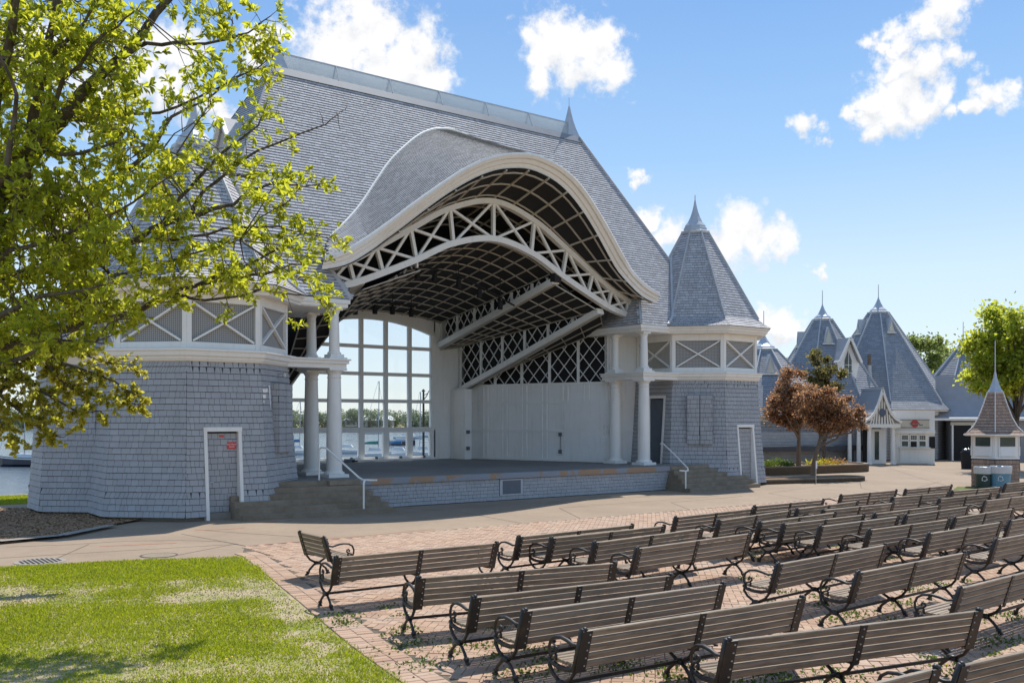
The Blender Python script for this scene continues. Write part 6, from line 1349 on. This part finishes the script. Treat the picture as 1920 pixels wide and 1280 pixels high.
for pts, d0, d1, r0, r1 in LIMBS:
    P = rel(px_pts(pts, d0, d1)); ALLP += [a + (c - a) * s for a, c in zip(P[:-1], P[1:]) for s in np.linspace(0, 1, 8)]
ALLP = np.array(ALLP)
for cx, cy, rx, ry, n in ((110, 330, 180, 170, 60), (40, 500, 140, 150, 66), (230, 440, 170, 100, 24), (430, 400, 140, 100, 7), (330, 250, 140, 100, 7), (130, 90, 150, 90, 32), (420, 110, 110, 90, 10), (510, 500, 110, 60, 9), (90, 590, 150, 60, 34), (0, 150, 110, 170, 42)):
    for _ in range(n):
        a = rnd.uniform(0, 6.283); q = math.sqrt(rnd.random()); p = dep(cx + rx * q * math.cos(a), cy + ry * q * math.sin(a), rnd.uniform(8.7, 10.5) * TK) - troot
        k = np.argmin(np.linalg.norm(ALLP - p, axis=1)); L = np.linalg.norm(ALLP[k] - p)
        if L < 1.7:
            m_ = (ALLP[k] + p) / 2 + npr.normal(0, .05, 3); b.tube([ALLP[k], m_, p], [.011, .008, .005], 5, cap=False); d = unit(p - ALLP[k])
            for _ in range(3): tw.append((ALLP[k] + (p - ALLP[k]) * rnd.uniform(.6, 1.), unit(d + npr.normal(0, .7, 3)), rnd.uniform(.18, .4)))
b.build('trunk', 'bark', T, smooth=True)
bt = MB(); LP_, LD_ = [], []
bare = rel([dep(640, 210, 10.9 * TK), dep(612, 232, 10.85 * TK), dep(575, 245, 10.8 * TK)])
for base, d, ln in tw:
    e = base + d * ln; mid = base + d * ln * .5 + npr.normal(0, .02, 3); bt.tube([base, mid, e], [.0065, .0045, .0022], 4, cap=False)
    if min(np.linalg.norm(e - q) for q in bare) < .36: continue
    subs = [(base, e)]
    for _ in range(rnd.choice((1, 2, 2, 3))):
        s = rnd.uniform(.3, .95); q = base + d * ln * s; d2 = unit(d * .6 + npr.normal(0, .7, 3) + V(0, 0, .1)); e2 = q + d2 * rnd.uniform(.10, .26); bt.tube([q, e2], [.003, .0016], 3, cap=False); subs.append((q, e2))
    for p, q in subs:
        # leaves sit in rosettes near the twig end, a few along it
        n = rnd.randint(8, 12)
        for k in range(n):
            s = 1 - abs(rnd.gauss(0, .22)); LP_.append(p + (q - p) * s); LD_.append(unit(q - p) * .75 + npr.normal(0, .65, 3) + V(0, 0, .18))
bt.build('twig', 'bark', T, kind='stuff')
def leaves(P, D, size, m, nparts, kind='near'):
    P, D = np.array(P), np.array(D); Ms = leaf_mats(P, size, svar=.5, dirs=D * 3, droop=.12); v, f = unit_leaf(kind)
    # cup the leaves towards the light: flip those whose upper face looks down
    fl_ = Ms[:, 2, 2] < 0; Ms[fl_, :3, 2] *= -1; Ms[fl_, :3, 0] *= -1
    W = Ms[:, :3, 3] + troot - CAM; dist = W @ FW; vis = (np.abs(W @ RT / dist) < .53); order = np.argsort(np.where(vis, dist, dist + 50))
    me = bpy.data.meshes.new('leaf'); me.from_pydata(v, [], f); me.materials.append(MATS[m])
    for i in order[:nparts]: link('leaf', me, T, Matrix(Ms[i].tolist()))
    inst_mesh('crown', Ms[order[nparts:]], v, f, m, T, kind='stuff')
leaves(LP_, LD_, .088, 'leaf_near', 300)
print('near leaves', len(LP_))
# a second tree: paler, finer leaves hanging behind the lower branch
r2 = dep(-190, 785.3, 12.5 * TK); r2[2] = 0
T2 = thing('leafy_tree', 'lower tree with fine pale yellow leaves hanging at the left below the big branch', 'tree', r2); b = MB()
b.tube([V(0, 0, 0), V(.1, 0, 1.4), dep(-110, 660, 12.4 * TK) - r2], [.16, .12, .08], 8)
LB2 = [([(-110, 660), (0, 660), (80, 670), (150, 690), (215, 715), (262, 745)], 12.3, 12.6, .05), ([(-60, 670), (20, 700), (90, 740), (150, 775), (190, 770)], 12.2, 12.3, .04), ([(-80, 680), (0, 740), (50, 780), (90, 815), (120, 820)], 12.2, 12., .04), ([(-90, 700), (-20, 770), (10, 800), (40, 830)], 12.2, 11.8, .03), ([(0, 660), (70, 640), (130, 655), (200, 680), (255, 685)], 12.4, 12.8, .035), ([(80, 670), (120, 720), (165, 740), (220, 750), (270, 760)], 12.4, 12.5, .025), ([(20, 700), (60, 720), (80, 770), (110, 790)], 12.2, 12., .02), ([(-60, 670), (40, 655), (100, 700), (140, 730)], 12.3, 12.7, .03), ([(0, 740), (20, 690), (60, 650), (140, 640)], 12.2, 12.6, .03)]
P2, D2 = [], []; bt = MB()
for pts, d0, d1, r in LB2:
    P = [p - r2 for p in px_pts(pts, d0, d1)]; b.tube(P, [r * (1 - .85 * i / (len(P) - 1)) for i in range(len(P))], 6)
    for a, c in zip(P[:-1], P[1:]):
        for _ in range(int(np.linalg.norm(c - a) * 26)):
            base = a + (c - a) * rnd.random(); d = unit(unit(c - a) * .5 + npr.normal(0, .7, 3) + V(0, 0, -.1)); ln = rnd.uniform(.12, .34); e = base + d * ln; bt.tube([base, e], [.005, .002], 3, cap=False)
            for k in range(20): s = rnd.uniform(.25, 1.05); P2.append(base + d * ln * s); D2.append(d * .6 + npr.normal(0, .7, 3))
b.build('trunk', 'bark', T2); bt.build('twig', 'bark', T2, kind='stuff')
v, f = unit_leaf('far'); inst_mesh('crown', leaf_mats(np.array(P2), .078, dirs=np.array(D2) * 2.5), v, f, 'leaf_small', T2, kind='stuff')
print('objects', len(bpy.data.objects), 'tris ~', sum(len(m.polygons) for m in bpy.data.meshes))
